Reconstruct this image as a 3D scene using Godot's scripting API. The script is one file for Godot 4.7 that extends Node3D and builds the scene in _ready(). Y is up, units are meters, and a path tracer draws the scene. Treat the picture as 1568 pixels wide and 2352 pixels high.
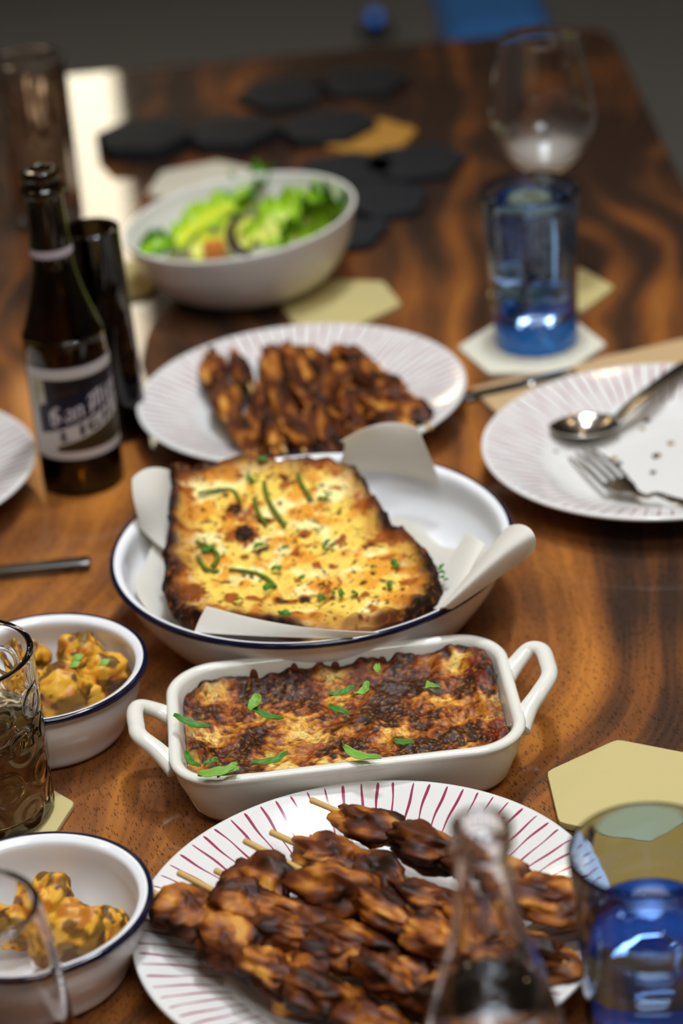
extends Node3D
# A laid restaurant table seen from one end: enamel bowls, a baking dish, skewers, glasses and bottles.
# Table top at y = TOP; the table runs away from the camera along -z.

const TOP := 0.75
const FAR := -2.8
const NEAR := -0.74
const LEFT := -0.53
const RIGHT := 0.356

var M := {}
var used := {}
var nz := FastNoiseLite.new()
var nf := FastNoiseLite.new()
var nw := FastNoiseLite.new()
var rng := RandomNumberGenerator.new()


class Geo:
	var v := PackedVector3Array()
	var c := PackedColorArray()
	var t := PackedVector2Array()
	var i := PackedInt32Array()
	var seams := []

	func strip(start: int, nu: int, nv: int, wrap_u := false, wrap_v := false) -> void:
		for j in (nv if wrap_v else nv - 1):
			var j2 := (j + 1) % nv
			for k in (nu if wrap_u else nu - 1):
				var k2 := (k + 1) % nu
				var a := start + j * nu + k
				var b := start + j * nu + k2
				var d := start + j2 * nu + k
				var e := start + j2 * nu + k2
				i.append_array([a, b, e, a, e, d])

	func join(o: Geo, x := Transform3D()) -> void:
		var s := v.size()
		v.append_array(x * o.v)
		c.append_array(o.c)
		t.append_array(o.t)
		for k in o.i:
			i.append(s + k)
		for q in o.seams:
			seams.append(Vector2i(q.x + s, q.y + s))

	func moved(by: Vector3) -> Geo:
		v = Transform3D(Basis(), by) * v
		return self

	func mesh(closed := true) -> ArrayMesh:
		var n := i.size()
		if closed:
			var vol := 0.0
			for k in range(0, n, 3):
				vol += v[i[k]].dot(v[i[k + 1]].cross(v[i[k + 2]]))
			if vol > 0.0:  # front faces run clockwise
				for k in range(0, n, 3):
					var s := i[k + 1]
					i[k + 1] = i[k + 2]
					i[k + 2] = s
		var nn := PackedVector3Array()
		nn.resize(v.size())
		for k in range(0, n, 3):
			var a := i[k]
			var b := i[k + 1]
			var d := i[k + 2]
			var f := (v[d] - v[a]).cross(v[b] - v[a])
			nn[a] += f
			nn[b] += f
			nn[d] += f
		for q in seams:
			var f: Vector3 = nn[q.x] + nn[q.y]
			nn[q.x] = f
			nn[q.y] = f
		for k in nn.size():
			nn[k] = nn[k].normalized() if nn[k].length_squared() > 1e-30 else Vector3.UP
		var arr := []
		arr.resize(Mesh.ARRAY_MAX)
		arr[Mesh.ARRAY_VERTEX] = v
		arr[Mesh.ARRAY_NORMAL] = nn
		if c.size() == v.size():
			arr[Mesh.ARRAY_COLOR] = c
		if t.size() == v.size():
			arr[Mesh.ARRAY_TEX_UV] = t
		arr[Mesh.ARRAY_INDEX] = i
		var m := ArrayMesh.new()
		m.add_surface_from_arrays(Mesh.PRIMITIVE_TRIANGLES, arr)
		return m


# ---------------------------------------------------------------- naming

func numbered(called: String) -> String:
	var k: int = used.get(called, 0)
	used[called] = k + 1
	return called if k == 0 else "%s_%03d" % [called, k]


func tag(o: Node3D, label: String, category: String, group := "") -> Node3D:
	o.set_meta("label", label)
	o.set_meta("category", category)
	if group:
		o.set_meta("group", group)
	return o


func thing(called: String, label: String, category: String, at := Vector3.ZERO, group := "") -> Node3D:
	var o := Node3D.new()
	o.name = numbered(called)
	add_child(o)
	o.position = at
	return tag(o, label, category, group)


func put(called: String, m: Mesh, mat: Material, parent: Node3D = null) -> MeshInstance3D:
	var o := MeshInstance3D.new()
	o.mesh = m
	o.material_override = mat
	if parent:
		o.name = called
		parent.add_child(o, true)
	else:
		o.name = numbered(called)
		add_child(o)
	return o


func setting(called: String, m: Mesh, mat: Material, at := Vector3.ZERO) -> MeshInstance3D:
	var o := put(called, m, mat)
	o.position = at
	o.set_meta("kind", "structure")
	return o


# ---------------------------------------------------------------- materials

func col(r: float, g: float, b: float) -> Color:  # an sRGB colour, 0 to 255, as linear values
	return Color(r / 255.0, g / 255.0, b / 255.0).srgb_to_linear()


func mat(called: String, r: float, g: float, b: float, rough := 0.5, spec := 0.5) -> StandardMaterial3D:
	var m := StandardMaterial3D.new()
	m.resource_name = called
	m.albedo_color = Color(r / 255.0, g / 255.0, b / 255.0)
	m.roughness = rough
	m.metallic_specular = spec
	M[called] = m
	return m


func painted(called: String, rough := 0.5, spec := 0.5) -> StandardMaterial3D:  # the mesh carries its colours
	var m := mat(called, 255, 255, 255, rough, spec)
	m.vertex_color_use_as_albedo = true
	return m


func glass(called: String, r: float, g: float, b: float, scale := 0.05, rough := 0.0) -> StandardMaterial3D:
	var m := mat(called, r, g, b, rough)
	m.albedo_color.a = 0.0
	m.refraction_enabled = true
	m.refraction_scale = scale
	return m


func glow(called: String, c: Color, energy: float) -> StandardMaterial3D:
	var m := StandardMaterial3D.new()
	m.resource_name = called
	m.albedo_color = c
	m.emission_enabled = true
	m.emission = c
	m.emission_energy_multiplier = energy
	M[called] = m
	return m


# ---------------------------------------------------------------- shapes

func curve(p: Array, n: int) -> PackedVector2Array:  # a smooth line through points
	var out := PackedVector2Array()
	for k in p.size() - 1:
		var a: Vector2 = p[max(k - 1, 0)]
		var b: Vector2 = p[k]
		var d: Vector2 = p[k + 1]
		var e: Vector2 = p[min(k + 2, p.size() - 1)]
		for s in n:
			out.append(b.cubic_interpolate(d, a, e, float(s) / n))
	out.append(p[-1])
	return out


func curve3(p: Array, n: int) -> PackedVector3Array:
	var out := PackedVector3Array()
	for k in p.size() - 1:
		var a: Vector3 = p[max(k - 1, 0)]
		var b: Vector3 = p[k]
		var d: Vector3 = p[k + 1]
		var e: Vector3 = p[min(k + 2, p.size() - 1)]
		for s in n:
			out.append(b.cubic_interpolate(d, a, e, float(s) / n))
	out.append(p[-1])
	return out


func lathe(profile: PackedVector2Array, segs: int, bend = null, uv = null) -> Geo:
	var g := Geo.new()
	var n := segs + 1 if (uv != null) else segs
	for j in profile.size():
		var p := profile[j]
		for k in n:
			var a := TAU * (k % segs) / segs
			var q := Vector3(p.x * cos(a), p.y, p.x * sin(a))
			if (bend != null):
				q = bend.call(q, a, j)
			g.v.append(q)
			if (uv != null):
				g.t.append(uv.call(float(k) / segs, p))
		if (uv != null):
			g.seams.append(Vector2i(j * n, j * n + segs))
	g.strip(0, n, profile.size(), not (uv != null))
	return g


func box(size: Vector3, bevel := 0.004) -> Geo:  # a box with chamfered edges
	var g := Geo.new()
	var h := size / 2.0
	var b: float = minf(bevel, minf(h.x, minf(h.y, h.z)) * 0.9)
	var st := SurfaceTool.new()
	var faces := []
	for ax in 3:
		for s in [-1.0, 1.0]:
			var u := (ax + 1) % 3
			var w := (ax + 2) % 3
			var base := g.v.size()
			for q in [[-1, -1], [1, -1], [1, 1], [-1, 1]]:
				var p := Vector3.ZERO
				p[ax] = s * h[ax]
				p[u] = q[0] * (h[u] - b)
				p[w] = q[1] * (h[w] - b)
				g.v.append(p)
			if s > 0:
				g.i.append_array([base, base + 2, base + 1, base, base + 3, base + 2])
			else:
				g.i.append_array([base, base + 1, base + 2, base, base + 2, base + 3])
	# chamfers: hull of the eight corners done by joining face corners
	for ax in 3:
		var u := (ax + 1) % 3
		var w := (ax + 2) % 3
		for su in [-1.0, 1.0]:
			for sw in [-1.0, 1.0]:
				var base := g.v.size()
				for q in [[-1.0, 0], [1.0, 0], [1.0, 1], [-1.0, 1]]:
					var p := Vector3.ZERO
					p[ax] = q[0] * (h[ax] - b)
					p[u] = su * (h[u] - (0.0 if q[1] == 0 else b))
					p[w] = sw * (h[w] - (b if q[1] == 0 else 0.0))
					g.v.append(p)
				if su * sw > 0:
					g.i.append_array([base, base + 1, base + 2, base, base + 2, base + 3])
				else:
					g.i.append_array([base, base + 2, base + 1, base, base + 3, base + 2])
	for sx in [-1.0, 1.0]:
		for sy in [-1.0, 1.0]:
			for sz in [-1.0, 1.0]:
				var base := g.v.size()
				g.v.append(Vector3(sx * h.x, sy * (h.y - b), sz * (h.z - b)))
				g.v.append(Vector3(sx * (h.x - b), sy * h.y, sz * (h.z - b)))
				g.v.append(Vector3(sx * (h.x - b), sy * (h.y - b), sz * h.z))
				if sx * sy * sz > 0:
					g.i.append_array([base, base + 2, base + 1])
				else:
					g.i.append_array([base, base + 1, base + 2])
	return g


func tube(path: PackedVector3Array, width: Callable, segs := 12, up := Vector3.UP) -> Geo:  # width(t) gives half width and half height
	var g := Geo.new()
	var n := path.size()
	for j in n:
		var d := (path[min(j + 1, n - 1)] - path[max(j - 1, 0)]).normalized()
		var s := d.cross(up).normalized()
		var u := s.cross(d).normalized()
		var w: Vector2 = width.call(float(j) / (n - 1))
		for k in segs:
			var a := TAU * k / segs
			g.v.append(path[j] + s * cos(a) * w.x + u * sin(a) * w.y)
	g.strip(0, segs, n, true)
	for e in [0, n - 1]:
		var base := g.v.size()
		g.v.append(path[e])
		for k in segs:
			var k2 := (k + 1) % segs
			if e == 0:
				g.i.append_array([base, e * segs + k2, e * segs + k])
			else:
				g.i.append_array([base, e * segs + k, e * segs + k2])
	return g


func sheet(nu: int, nv: int, f: Callable, thick: float, paint = null) -> Geo:  # a surface f(u, v) given a thickness
	var g := Geo.new()
	var pts := PackedVector3Array()
	for j in nv:
		for k in nu:
			pts.append(f.call(float(k) / (nu - 1), float(j) / (nv - 1)))
	var under := PackedVector3Array()
	for j in nv:
		for k in nu:
			var du := pts[j * nu + min(k + 1, nu - 1)] - pts[j * nu + max(k - 1, 0)]
			var dv := pts[min(j + 1, nv - 1) * nu + k] - pts[max(j - 1, 0) * nu + k]
			under.append(pts[j * nu + k] - du.cross(dv).normalized() * thick)
	g.v.append_array(pts)
	g.strip(0, nu, nv)
	var s := g.v.size()
	g.v.append_array(under)
	for j in nv - 1:
		for k in nu - 1:
			var a := s + j * nu + k
			g.i.append_array([a, a + nu + 1, a + 1, a, a + nu, a + nu + 1])
	var edge := []
	for k in nu - 1:
		edge.append([k, k + 1])
		edge.append([(nv - 1) * nu + k + 1, (nv - 1) * nu + k])
	for j in nv - 1:
		edge.append([(j + 1) * nu, j * nu])
		edge.append([j * nu + nu - 1, (j + 1) * nu + nu - 1])
	for e in edge:
		g.i.append_array([e[0], s + e[0], s + e[1], e[0], s + e[1], e[1]])
	if (paint != null):
		for q in 2:
			for j in nv:
				for k in nu:
					g.c.append(paint.call(float(k) / (nu - 1), float(j) / (nv - 1), pts[j * nu + k]))
	return g


func bezier_sheet(p: Array, nu: int, nv: int, thick: float) -> Geo:  # four rows of four control points
	var f := func(u: float, v: float) -> Vector3:
		var rows := []
		for r in 4:
			var q: Array = p[r]
			rows.append(q[0].bezier_interpolate(q[1], q[2], q[3], u))
		return rows[0].bezier_interpolate(rows[1], rows[2], rows[3], v)
	return sheet(nu, nv, f, thick)


func blob(r: Vector3, rings: int, segs: int, form: Callable, paint = null) -> Geo:  # a lumpy ball: form(direction) scales the radius
	var g := Geo.new()
	for j in rings + 1:
		var la := PI * j / rings
		for k in segs:
			var lo := TAU * k / segs
			var d := Vector3(sin(la) * cos(lo), cos(la), sin(la) * sin(lo))
			var p := d * r * float(form.call(d))
			g.v.append(p)
			if (paint != null):
				g.c.append(paint.call(d, p))
	g.strip(0, segs, rings + 1, true)
	return g


func round_rect(hx: float, hz: float, rad: float, a: float) -> Vector2:  # the point of a rounded rectangle in direction a, by arc
	# walks the outline: a in 0..1
	var sx := hx - rad
	var sz := hz - rad
	var arc := PI * rad / 2.0
	var total := 4.0 * (sx + sz) + 4.0 * arc
	var s := fposmod(a, 1.0) * total
	var corners := [Vector2(sx, sz), Vector2(-sx, sz), Vector2(-sx, -sz), Vector2(sx, -sz)]
	var dirs := [0.0, PI / 2, PI, 3 * PI / 2]
	for q in 4:
		var side := 2.0 * (sz if q % 2 == 0 else sx)
		if s < side / 2.0 and q == 0:
			return Vector2(hx, s)
		if q == 0:
			s -= side / 2.0
		if s < arc:
			var th: float = dirs[q] + s / rad
			return corners[q] + Vector2(cos(th), sin(th)) * rad
		s -= arc
		var nxt := 2.0 * (sx if q % 2 == 0 else sz)
		if q == 3:
			nxt = sz
		if s < nxt:
			match q:
				0: return Vector2(sx - s, hz)
				1: return Vector2(-hx, sz - s)
				2: return Vector2(-sx + s, -hz)
				3: return Vector2(hx, -sz + s)
		s -= nxt
		if q == 3:
			break
	return Vector2(hx, 0)


func loft_rr(loops: Array, n: int) -> Geo:  # loops of [half x, half z, corner radius, y]
	var g := Geo.new()
	for L in loops:
		for k in n:
			var p := round_rect(L[0], L[1], L[2], float(k) / n)
			g.v.append(Vector3(p.x, L[3], p.y))
	g.strip(0, n, loops.size(), true)
	for e in [0, loops.size() - 1]:
		var base := g.v.size()
		g.v.append(Vector3(0, loops[e][3], 0))
		for k in n:
			var k2 := (k + 1) % n
			if e == 0:
				g.i.append_array([base, k2, k])
			else:
				g.i.append_array([base, e * n + k, e * n + k2])
	return g


func hexagon(size: float, thick: float) -> Geo:  # a six-cornered slab with eased edges
	var prof := [Vector2(0, 0), Vector2(0.99, 0), Vector2(1.0, thick * 0.12), Vector2(1.0, thick * 0.85), Vector2(0.985, thick), Vector2(0, thick)]
	var g := Geo.new()
	var n := 96
	for p in prof:
		for k in n:
			var a := TAU * k / n
			var q := fposmod(a, PI / 3) - PI / 6
			var r := cos(PI / 6) / cos(q)
			r = minf(r, 0.975 + 0.01 * cos(6 * a))
			g.v.append(Vector3(cos(a) * r * p.x * size, p.y, sin(a) * r * p.x * size))
	g.strip(0, n, prof.size(), true)
	return g


func step(a: float, b: float, x: float) -> float:
	return smoothstep(a, b, x)


# ---------------------------------------------------------------- textures

func wood_texture() -> Array:
	var w := 900
	var h := 1960
	var im := Image.create(w, h, false, Image.FORMAT_RGB8)
	var bump := Image.create(w, h, false, Image.FORMAT_RGB8)
	nw.seed = 11
	nw.noise_type = FastNoiseLite.TYPE_SIMPLEX_SMOOTH
	nw.frequency = 1.0
	nw.fractal_type = FastNoiseLite.FRACTAL_FBM
	nw.fractal_octaves = 2
	var light := Vector3(188, 118, 50)
	var mid := Vector3(130, 78, 40)
	var dark := Vector3(60, 42, 33)
	for y in h:
		var z := FAR + (NEAR - FAR) * y / h
		var d := -z
		var lean := -0.85 * pow(minf(d - 1.62, 0.0), 2.0) + 0.12 * pow(maxf(d - 2.0, 0.0), 2.0)
		for x in w:
			var px := LEFT + (RIGHT - LEFT) * x / w
			var warp := nw.get_noise_2d(px * 2.2 + 7.0, d * 1.7) * 0.065
			var g := px - lean + warp
			var figure := nw.get_noise_2d(g * 17.0, d * 0.9 + 3.0)
			var cloud := nw.get_noise_2d(px * 5.0 + 31.0, d * 5.0)
			var fibre := nw.get_noise_2d(g * 130.0, d * 9.0)
			var k := 0.52 + figure * 0.60 + cloud * 0.36 + fibre * 0.16
			k -= 0.36 * step(1.7, 2.4, d) + 0.16 * step(0.08, 0.3, px) * step(1.6, 2.1, d)  # far end and right side darker: light fall-off painted into the wood colour
			var c := dark.lerp(mid, clampf(k * 2.0, 0.0, 1.0)) if k < 0.5 else mid.lerp(light, clampf(k * 2.0 - 1.0, 0.0, 1.0))
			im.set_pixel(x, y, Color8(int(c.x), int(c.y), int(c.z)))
			var b := 0.5 + fibre * 0.35 + figure * 0.15
			bump.set_pixel(x, y, Color(b, b, b))
	return [ImageTexture.create_from_image(im), ImageTexture.create_from_image(bump)]


func pore_texture() -> ImageTexture:
	var im := Image.create(768, 768, false, Image.FORMAT_RGB8)
	im.fill(Color(1, 1, 1))
	var r := RandomNumberGenerator.new()
	r.seed = 5
	for k in 2600:
		var x := r.randi_range(0, 767)
		var y := r.randi_range(0, 767)
		var n := r.randi_range(5, 15)
		var c := r.randf_range(0.38, 0.75)
		for s in n:
			im.set_pixel((x + s * 2 / 9) % 768, (y + s) % 768, Color(c, c, c))
			if s > 1 and s < n - 2:
				im.set_pixel((x + 1 + s * 2 / 9) % 768, (y + s) % 768, Color(c, c, c))
	return ImageTexture.create_from_image(im)


func stripe_texture() -> ImageTexture:
	var w := 1408
	var h := 256
	var im := Image.create(w, h, false, Image.FORMAT_RGB8)
	im.fill(Color8(226, 223, 219))
	var r := RandomNumberGenerator.new()
	r.seed = 21
	for s in 11:
		var x0 := (s + 0.5) * 128.0 + r.randf_range(-9, 9)
		var ph := r.randf_range(0, TAU)
		var top := r.randi_range(167, 176)
		for y in range(top, 249):
			var t := float(y - top) / (249 - top)
			var cx := x0 + 7.0 * sin(ph + t * 4.5) + 3.0 * sin(ph * 2.0 + t * 11.0)
			var half := (9.0 + 3.0 * sin(ph + t * 7.0)) * minf(1.0, minf(t, 1.0 - t) * 14.0 + 0.35)
			for x in range(int(cx - half - 2), int(cx + half + 3)):
				var e := clampf(half - absf(x - cx) + 0.5, 0.0, 1.0)
				var q := posmod(x, w)
				im.set_pixel(q, y, im.get_pixel(q, y).lerp(Color8(148, 40, 74), e * 0.93))
	return ImageTexture.create_from_image(im)


func nib(im: Image, pts: Array, origin: Vector2, size: Vector2, slope: float, w: float, ang: float, c: Color) -> void:  # a stroke of a broad pen
	var d := Vector2(cos(ang), -sin(ang)) * w / 2.0
	for k in pts.size() - 1:
		var n := int((pts[k + 1] - pts[k]).length() * size.y / 1.2) + 2
		for s in n + 1:
			var q: Vector2 = pts[k].lerp(pts[k + 1], float(s) / n) * size
			q = origin + Vector2(q.x, q.y - q.x * slope)
			var m := int(w) + 1
			for e in m + 1:
				var p := q + d * (2.0 * e / m - 1.0)
				im.fill_rect(Rect2i(int(p.x), int(p.y), 3, 3), c)


func label_texture() -> ImageTexture:
	var w := 1200
	var h := 740
	var im := Image.create(w, h, false, Image.FORMAT_RGB8)
	var paper := Color8(205, 199, 196)
	var navy := Color8(24, 24, 44)
	im.fill(navy)
	im.fill_rect(Rect2i(26, 14, w - 52, h - 28), paper)
	for k in 60:  # a beaded edge
		im.fill_rect(Rect2i(26 + k * 20, 10, 9, 8), paper)
		im.fill_rect(Rect2i(26 + k * 20, h - 18, 9, 8), paper)
	im.fill_rect(Rect2i(78, 92, w - 156, 4), Color8(150, 140, 90))
	im.fill_rect(Rect2i(78, 92, 130, 270), Color8(176, 168, 140))
	im.fill_rect(Rect2i(150, 210, 60, 130), Color8(198, 192, 180))
	im.fill_rect(Rect2i(118, 150, 22, 120), Color8(140, 134, 104))
	im.fill_rect(Rect2i(205, 96, w - 283, 250), Color8(22, 20, 22))
	for k in 14:
		im.fill_rect(Rect2i(262 + k * 15, 208 - k * 3, 9, 22), Color8(70, 52, 46))
	var slope := 0.30
	for x in range(120, w - 100):  # the slanted name band, the white band below it and the gold field
		var y0 := 400.0 - (x - 120) * slope
		var lo := maxf(y0 - 90.0 + 60.0 * pow(maxf(0.0, 1.0 - (x - 120) / 40.0), 2.0), 96.0)
		im.fill_rect(Rect2i(x, int(lo), 1, int(y0 + 138 - lo)), navy)
		var bottom := minf(y0 + 310.0, h - 70.0)
		im.fill_rect(Rect2i(x, int(y0 + 138), 1, 126), paper)
		if x > 250:
			im.fill_rect(Rect2i(x, int(y0 + 262), 1, 5), Color8(170, 150, 60))
			im.fill_rect(Rect2i(x, int(y0 + 267), 1, maxi(0, int(h - 74 - y0 - 267))), Color8(58, 46, 20))
	im.fill_rect(Rect2i(250, h - 76, w - 350, 5), Color8(150, 110, 60))
	var white := Color8(214, 208, 214)
	var A := deg_to_rad(40)
	var glyphs := {
		"S": [[[0.85, 0.12], [0.55, 0.0], [0.22, 0.12], [0.3, 0.4], [0.8, 0.55], [0.85, 0.85], [0.45, 1.0], [0.1, 0.88]], [[0.12, 0.2], [0.12, 0.8]], [[0.5, 0.1], [0.5, 0.9]]],
		"a": [[[0.15, 0.42], [0.45, 0.34], [0.66, 0.46], [0.66, 0.9], [0.8, 0.98]], [[0.62, 0.62], [0.2, 0.7], [0.18, 0.92], [0.4, 0.98], [0.64, 0.84]]],
		"n": [[[0.08, 0.42], [0.2, 0.36], [0.2, 0.96], [0.3, 0.98]], [[0.22, 0.5], [0.5, 0.36], [0.66, 0.48], [0.66, 0.94], [0.8, 0.98]]],
		"M": [[[0.0, 0.25], [0.25, 0.05], [0.4, 0.2], [0.36, 0.85], [0.12, 1.05]], [[0.05, 0.6], [0.22, 0.5], [0.2, 1.1]], [[0.4, 0.22], [0.7, 0.02], [0.76, 0.2], [0.76, 0.95]], [[0.78, 0.2], [1.05, 0.02], [1.15, 0.2], [1.15, 0.92], [1.26, 0.98]]],
		"i": [[[0.12, 0.42], [0.24, 0.36], [0.24, 0.92], [0.38, 0.98]], [[0.24, 0.14], [0.3, 0.2]]],
		"g": [[[0.62, 0.42], [0.3, 0.36], [0.16, 0.5], [0.16, 0.84], [0.38, 0.96], [0.62, 0.82]], [[0.64, 0.38], [0.64, 1.1], [0.4, 1.26], [0.12, 1.18]]],
		"u": [[[0.1, 0.4], [0.2, 0.38], [0.2, 0.88], [0.4, 0.98], [0.62, 0.86]], [[0.64, 0.36], [0.64, 0.9], [0.78, 0.98]]],
		"e": [[[0.22, 0.68], [0.58, 0.56], [0.52, 0.38], [0.3, 0.36], [0.18, 0.52], [0.2, 0.86], [0.4, 0.98], [0.62, 0.9]]],
		"l": [[[0.18, 0.06], [0.26, 0.0], [0.26, 0.9], [0.4, 0.98]]],
	}
	var x := 222.0
	for ch in "San Miguel":
		if ch == " ":
			x += 34
			continue
		for stroke in glyphs[ch]:
			var pts := []
			for q in stroke:
				pts.append(Vector2(q[0], q[1]))
			nib(im, pts, Vector2(x, 342 - (x - 175) * slope), Vector2(92, 140), slope, 19, A, white)
		x += 0.86 * float({"S": 128, "a": 92, "n": 92, "M": 150, "i": 54, "g": 88, "u": 92, "e": 78, "l": 54}[ch])
	var block := {
		"L": [[[0.2, 0], [0.2, 1], [0.75, 1]]],
		"I": [[[0.4, 0], [0.4, 1]]],
		"G": [[[0.85, 0.15], [0.5, 0.0], [0.15, 0.2], [0.1, 0.75], [0.45, 1.0], [0.85, 0.85], [0.85, 0.55], [0.55, 0.55]]],
		"H": [[[0.15, 0], [0.15, 1]], [[0.85, 0], [0.85, 1]], [[0.15, 0.5], [0.85, 0.5]]],
		"T": [[[0.0, 0.05], [0.95, 0.05]], [[0.47, 0.0], [0.47, 1.0]]],
	}
	x = 290.0
	for ch in "LIGHT":
		for stroke in block[ch]:
			var pts := []
			for q in stroke:
				pts.append(Vector2(q[0], q[1]))
			nib(im, pts, Vector2(x, 552 - (x - 140) * slope), Vector2(94, 84), slope, 34, 0.15, Color8(20, 26, 32))
		x += 90.0 if ch == "I" else 126.0
	return ImageTexture.create_from_image(im)


# ---------------------------------------------------------------- build

func _ready() -> void:
	camera_and_light()
	materials()
	room()
	table()
	coasters()
	plates()
	enamel_dish()
	flatbread()
	baking_dish()
	small_bowls()
	salad()
	skewers()
	cutlery()
	bottles()
	glasses()


func camera_and_light() -> void:
	var cam := Camera3D.new()
	cam.name = "camera"
	add_child(cam)
	cam.transform = Transform3D(Basis(Vector3(0.995743, -0.081807, 0.042466), Vector3(0.092172, 0.883763, -0.458768), Vector3(-0.000000, 0.460729, 0.887541)), Vector3(0, 1.61, 0))
	var lens := CameraAttributesPhysical.new()
	lens.frustum_focal_length = 85.0
	lens.frustum_focus_distance = 1.50
	lens.exposure_aperture = 4.0
	lens.frustum_near = 0.05
	lens.frustum_far = 60.0
	cam.attributes = lens
	cam.keep_aspect = Camera3D.KEEP_HEIGHT
	cam.fov = 22.93
	cam.near = 0.05
	cam.far = 60.0
	cam.current = true
	var env := Environment.new()
	env.background_mode = Environment.BG_COLOR
	env.background_color = Color(0.02, 0.02, 0.022)
	env.tonemap_mode = Environment.TONE_MAPPER_LINEAR
	env.tonemap_exposure = 0.9
	env.sdfgi_enabled = true
	env.ssao_enabled = true
	env.ssil_enabled = true
	var we := WorldEnvironment.new()
	we.name = "environment"
	we.environment = env
	add_child(we)
	# the ceiling panel above the middle of the table and a row of warm lamps
	ceiling_panel(Vector3(0.15, 2.86, -1.30), Vector2(0.9, 0.5), Color(0.93, 0.965, 1.0), 2.0, "above the middle of the table")
	ceiling_panel(Vector3(0.3, 2.86, 0.1), Vector2(0.9, 0.5), Color(0.95, 0.97, 0.99), 2.0, "above the near end of the table")
	downlight(Vector3(0.22, 2.84, -1.95), Vector3(-0.04, TOP, -1.5), Color(0.93, 0.965, 1.0), 2.3)
	for p in [Vector3(-0.75, 2.4, -3.0), Vector3(0.55, 2.4, -2.9), Vector3(1.15, 2.35, -1.9), Vector3(-1.25, 2.4, -1.7), Vector3(0.9, 2.45, -0.3), Vector3(-0.9, 2.45, 0.1)]:
		pendant(p, Color(1.0, 0.86, 0.66), 0.06)


func ceiling_panel(at: Vector3, size: Vector2, c: Color, energy: float, where: String) -> void:
	var t := thing("ceiling_light_panel", "rectangular white light panel on the ceiling " + where, "ceiling light", at)
	put("housing", box(Vector3(size.x + 0.06, 0.06, size.y + 0.06)).mesh(), mat("lamp_housing", 60, 60, 60), t)
	var d := put("diffuser", box(Vector3(size.x, 0.012, size.y), 0.002).mesh(), glow("panel_glow", c, energy), t)
	d.position = Vector3(0, -0.034, 0)
	var l := AreaLight3D.new()
	l.name = "panel_light"
	l.area_size = size
	l.light_color = c
	l.light_energy = energy
	l.area_range = 12.0
	l.shadow_enabled = true
	t.add_child(l)
	l.position = Vector3(0, -0.045, 0)
	l.rotation.x = -PI / 2


func downlight(at: Vector3, to: Vector3, c: Color, energy: float) -> void:
	var t := thing("downlight", "round ceiling spotlight aimed at the middle of the dining table", "ceiling light", at)
	t.look_at_from_position(at, to, Vector3.RIGHT)
	put("housing", lathe(PackedVector2Array([Vector2(0, 0.12), Vector2(0.11, 0.12), Vector2(0.115, 0.11), Vector2(0.115, 0.0), Vector2(0.108, 0.0), Vector2(0.105, 0.03), Vector2(0, 0.03)]), 48).mesh(), M["lamp_housing"], t).rotation.x = PI / 2
	put("lens", lathe(PackedVector2Array([Vector2(0, 0.028), Vector2(0.1, 0.028), Vector2(0.1, 0.02), Vector2(0, 0.02)]), 48).mesh(), glow("downlight_glow", c, 14.0), t).rotation.x = PI / 2
	var l := SpotLight3D.new()
	l.name = "downlight_light"
	l.light_color = c
	l.light_energy = energy
	l.light_size = 0.1
	l.spot_angle = 34.0
	l.spot_angle_attenuation = 1.0
	l.spot_range = 12.0
	l.spot_attenuation = 2.0
	l.shadow_enabled = true
	t.add_child(l)
	l.position = Vector3(0, 0, -0.01)


func pendant(at: Vector3, c: Color, energy: float) -> void:
	var where: String = ["past the far left corner", "past the far right corner", "to the right", "to the left", "near the right end", "near the left end"][used.get("pendant_lamp", 0)]
	var t := thing("pendant_lamp", "small warm globe lamp on a thin cord %s of the table" % where, "lamp", at, "warm pendant lamps")
	put("bulb", blob(Vector3.ONE * 0.035, 16, 24, func(_d): return 1.0).mesh(), glow("bulb_glow", c, 40.0), t)
	put("socket", lathe(PackedVector2Array([Vector2(0, 0.03), Vector2(0.02, 0.03), Vector2(0.02, 0.075), Vector2(0.006, 0.085), Vector2(0, 0.085)]), 20).mesh(), mat("lamp_socket", 40, 36, 30), t)
	put("cord", lathe(PackedVector2Array([Vector2(0, 0.08), Vector2(0.003, 0.08), Vector2(0.003, 2.9 - at.y), Vector2(0, 2.9 - at.y)]), 8).mesh(), M["lamp_socket"], t)
	var l := OmniLight3D.new()
	l.name = "bulb_light"
	l.light_color = c
	l.light_energy = energy
	l.light_size = 0.035
	l.omni_range = 12.0
	l.omni_attenuation = 2.0
	l.shadow_enabled = true
	t.add_child(l)


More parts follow.
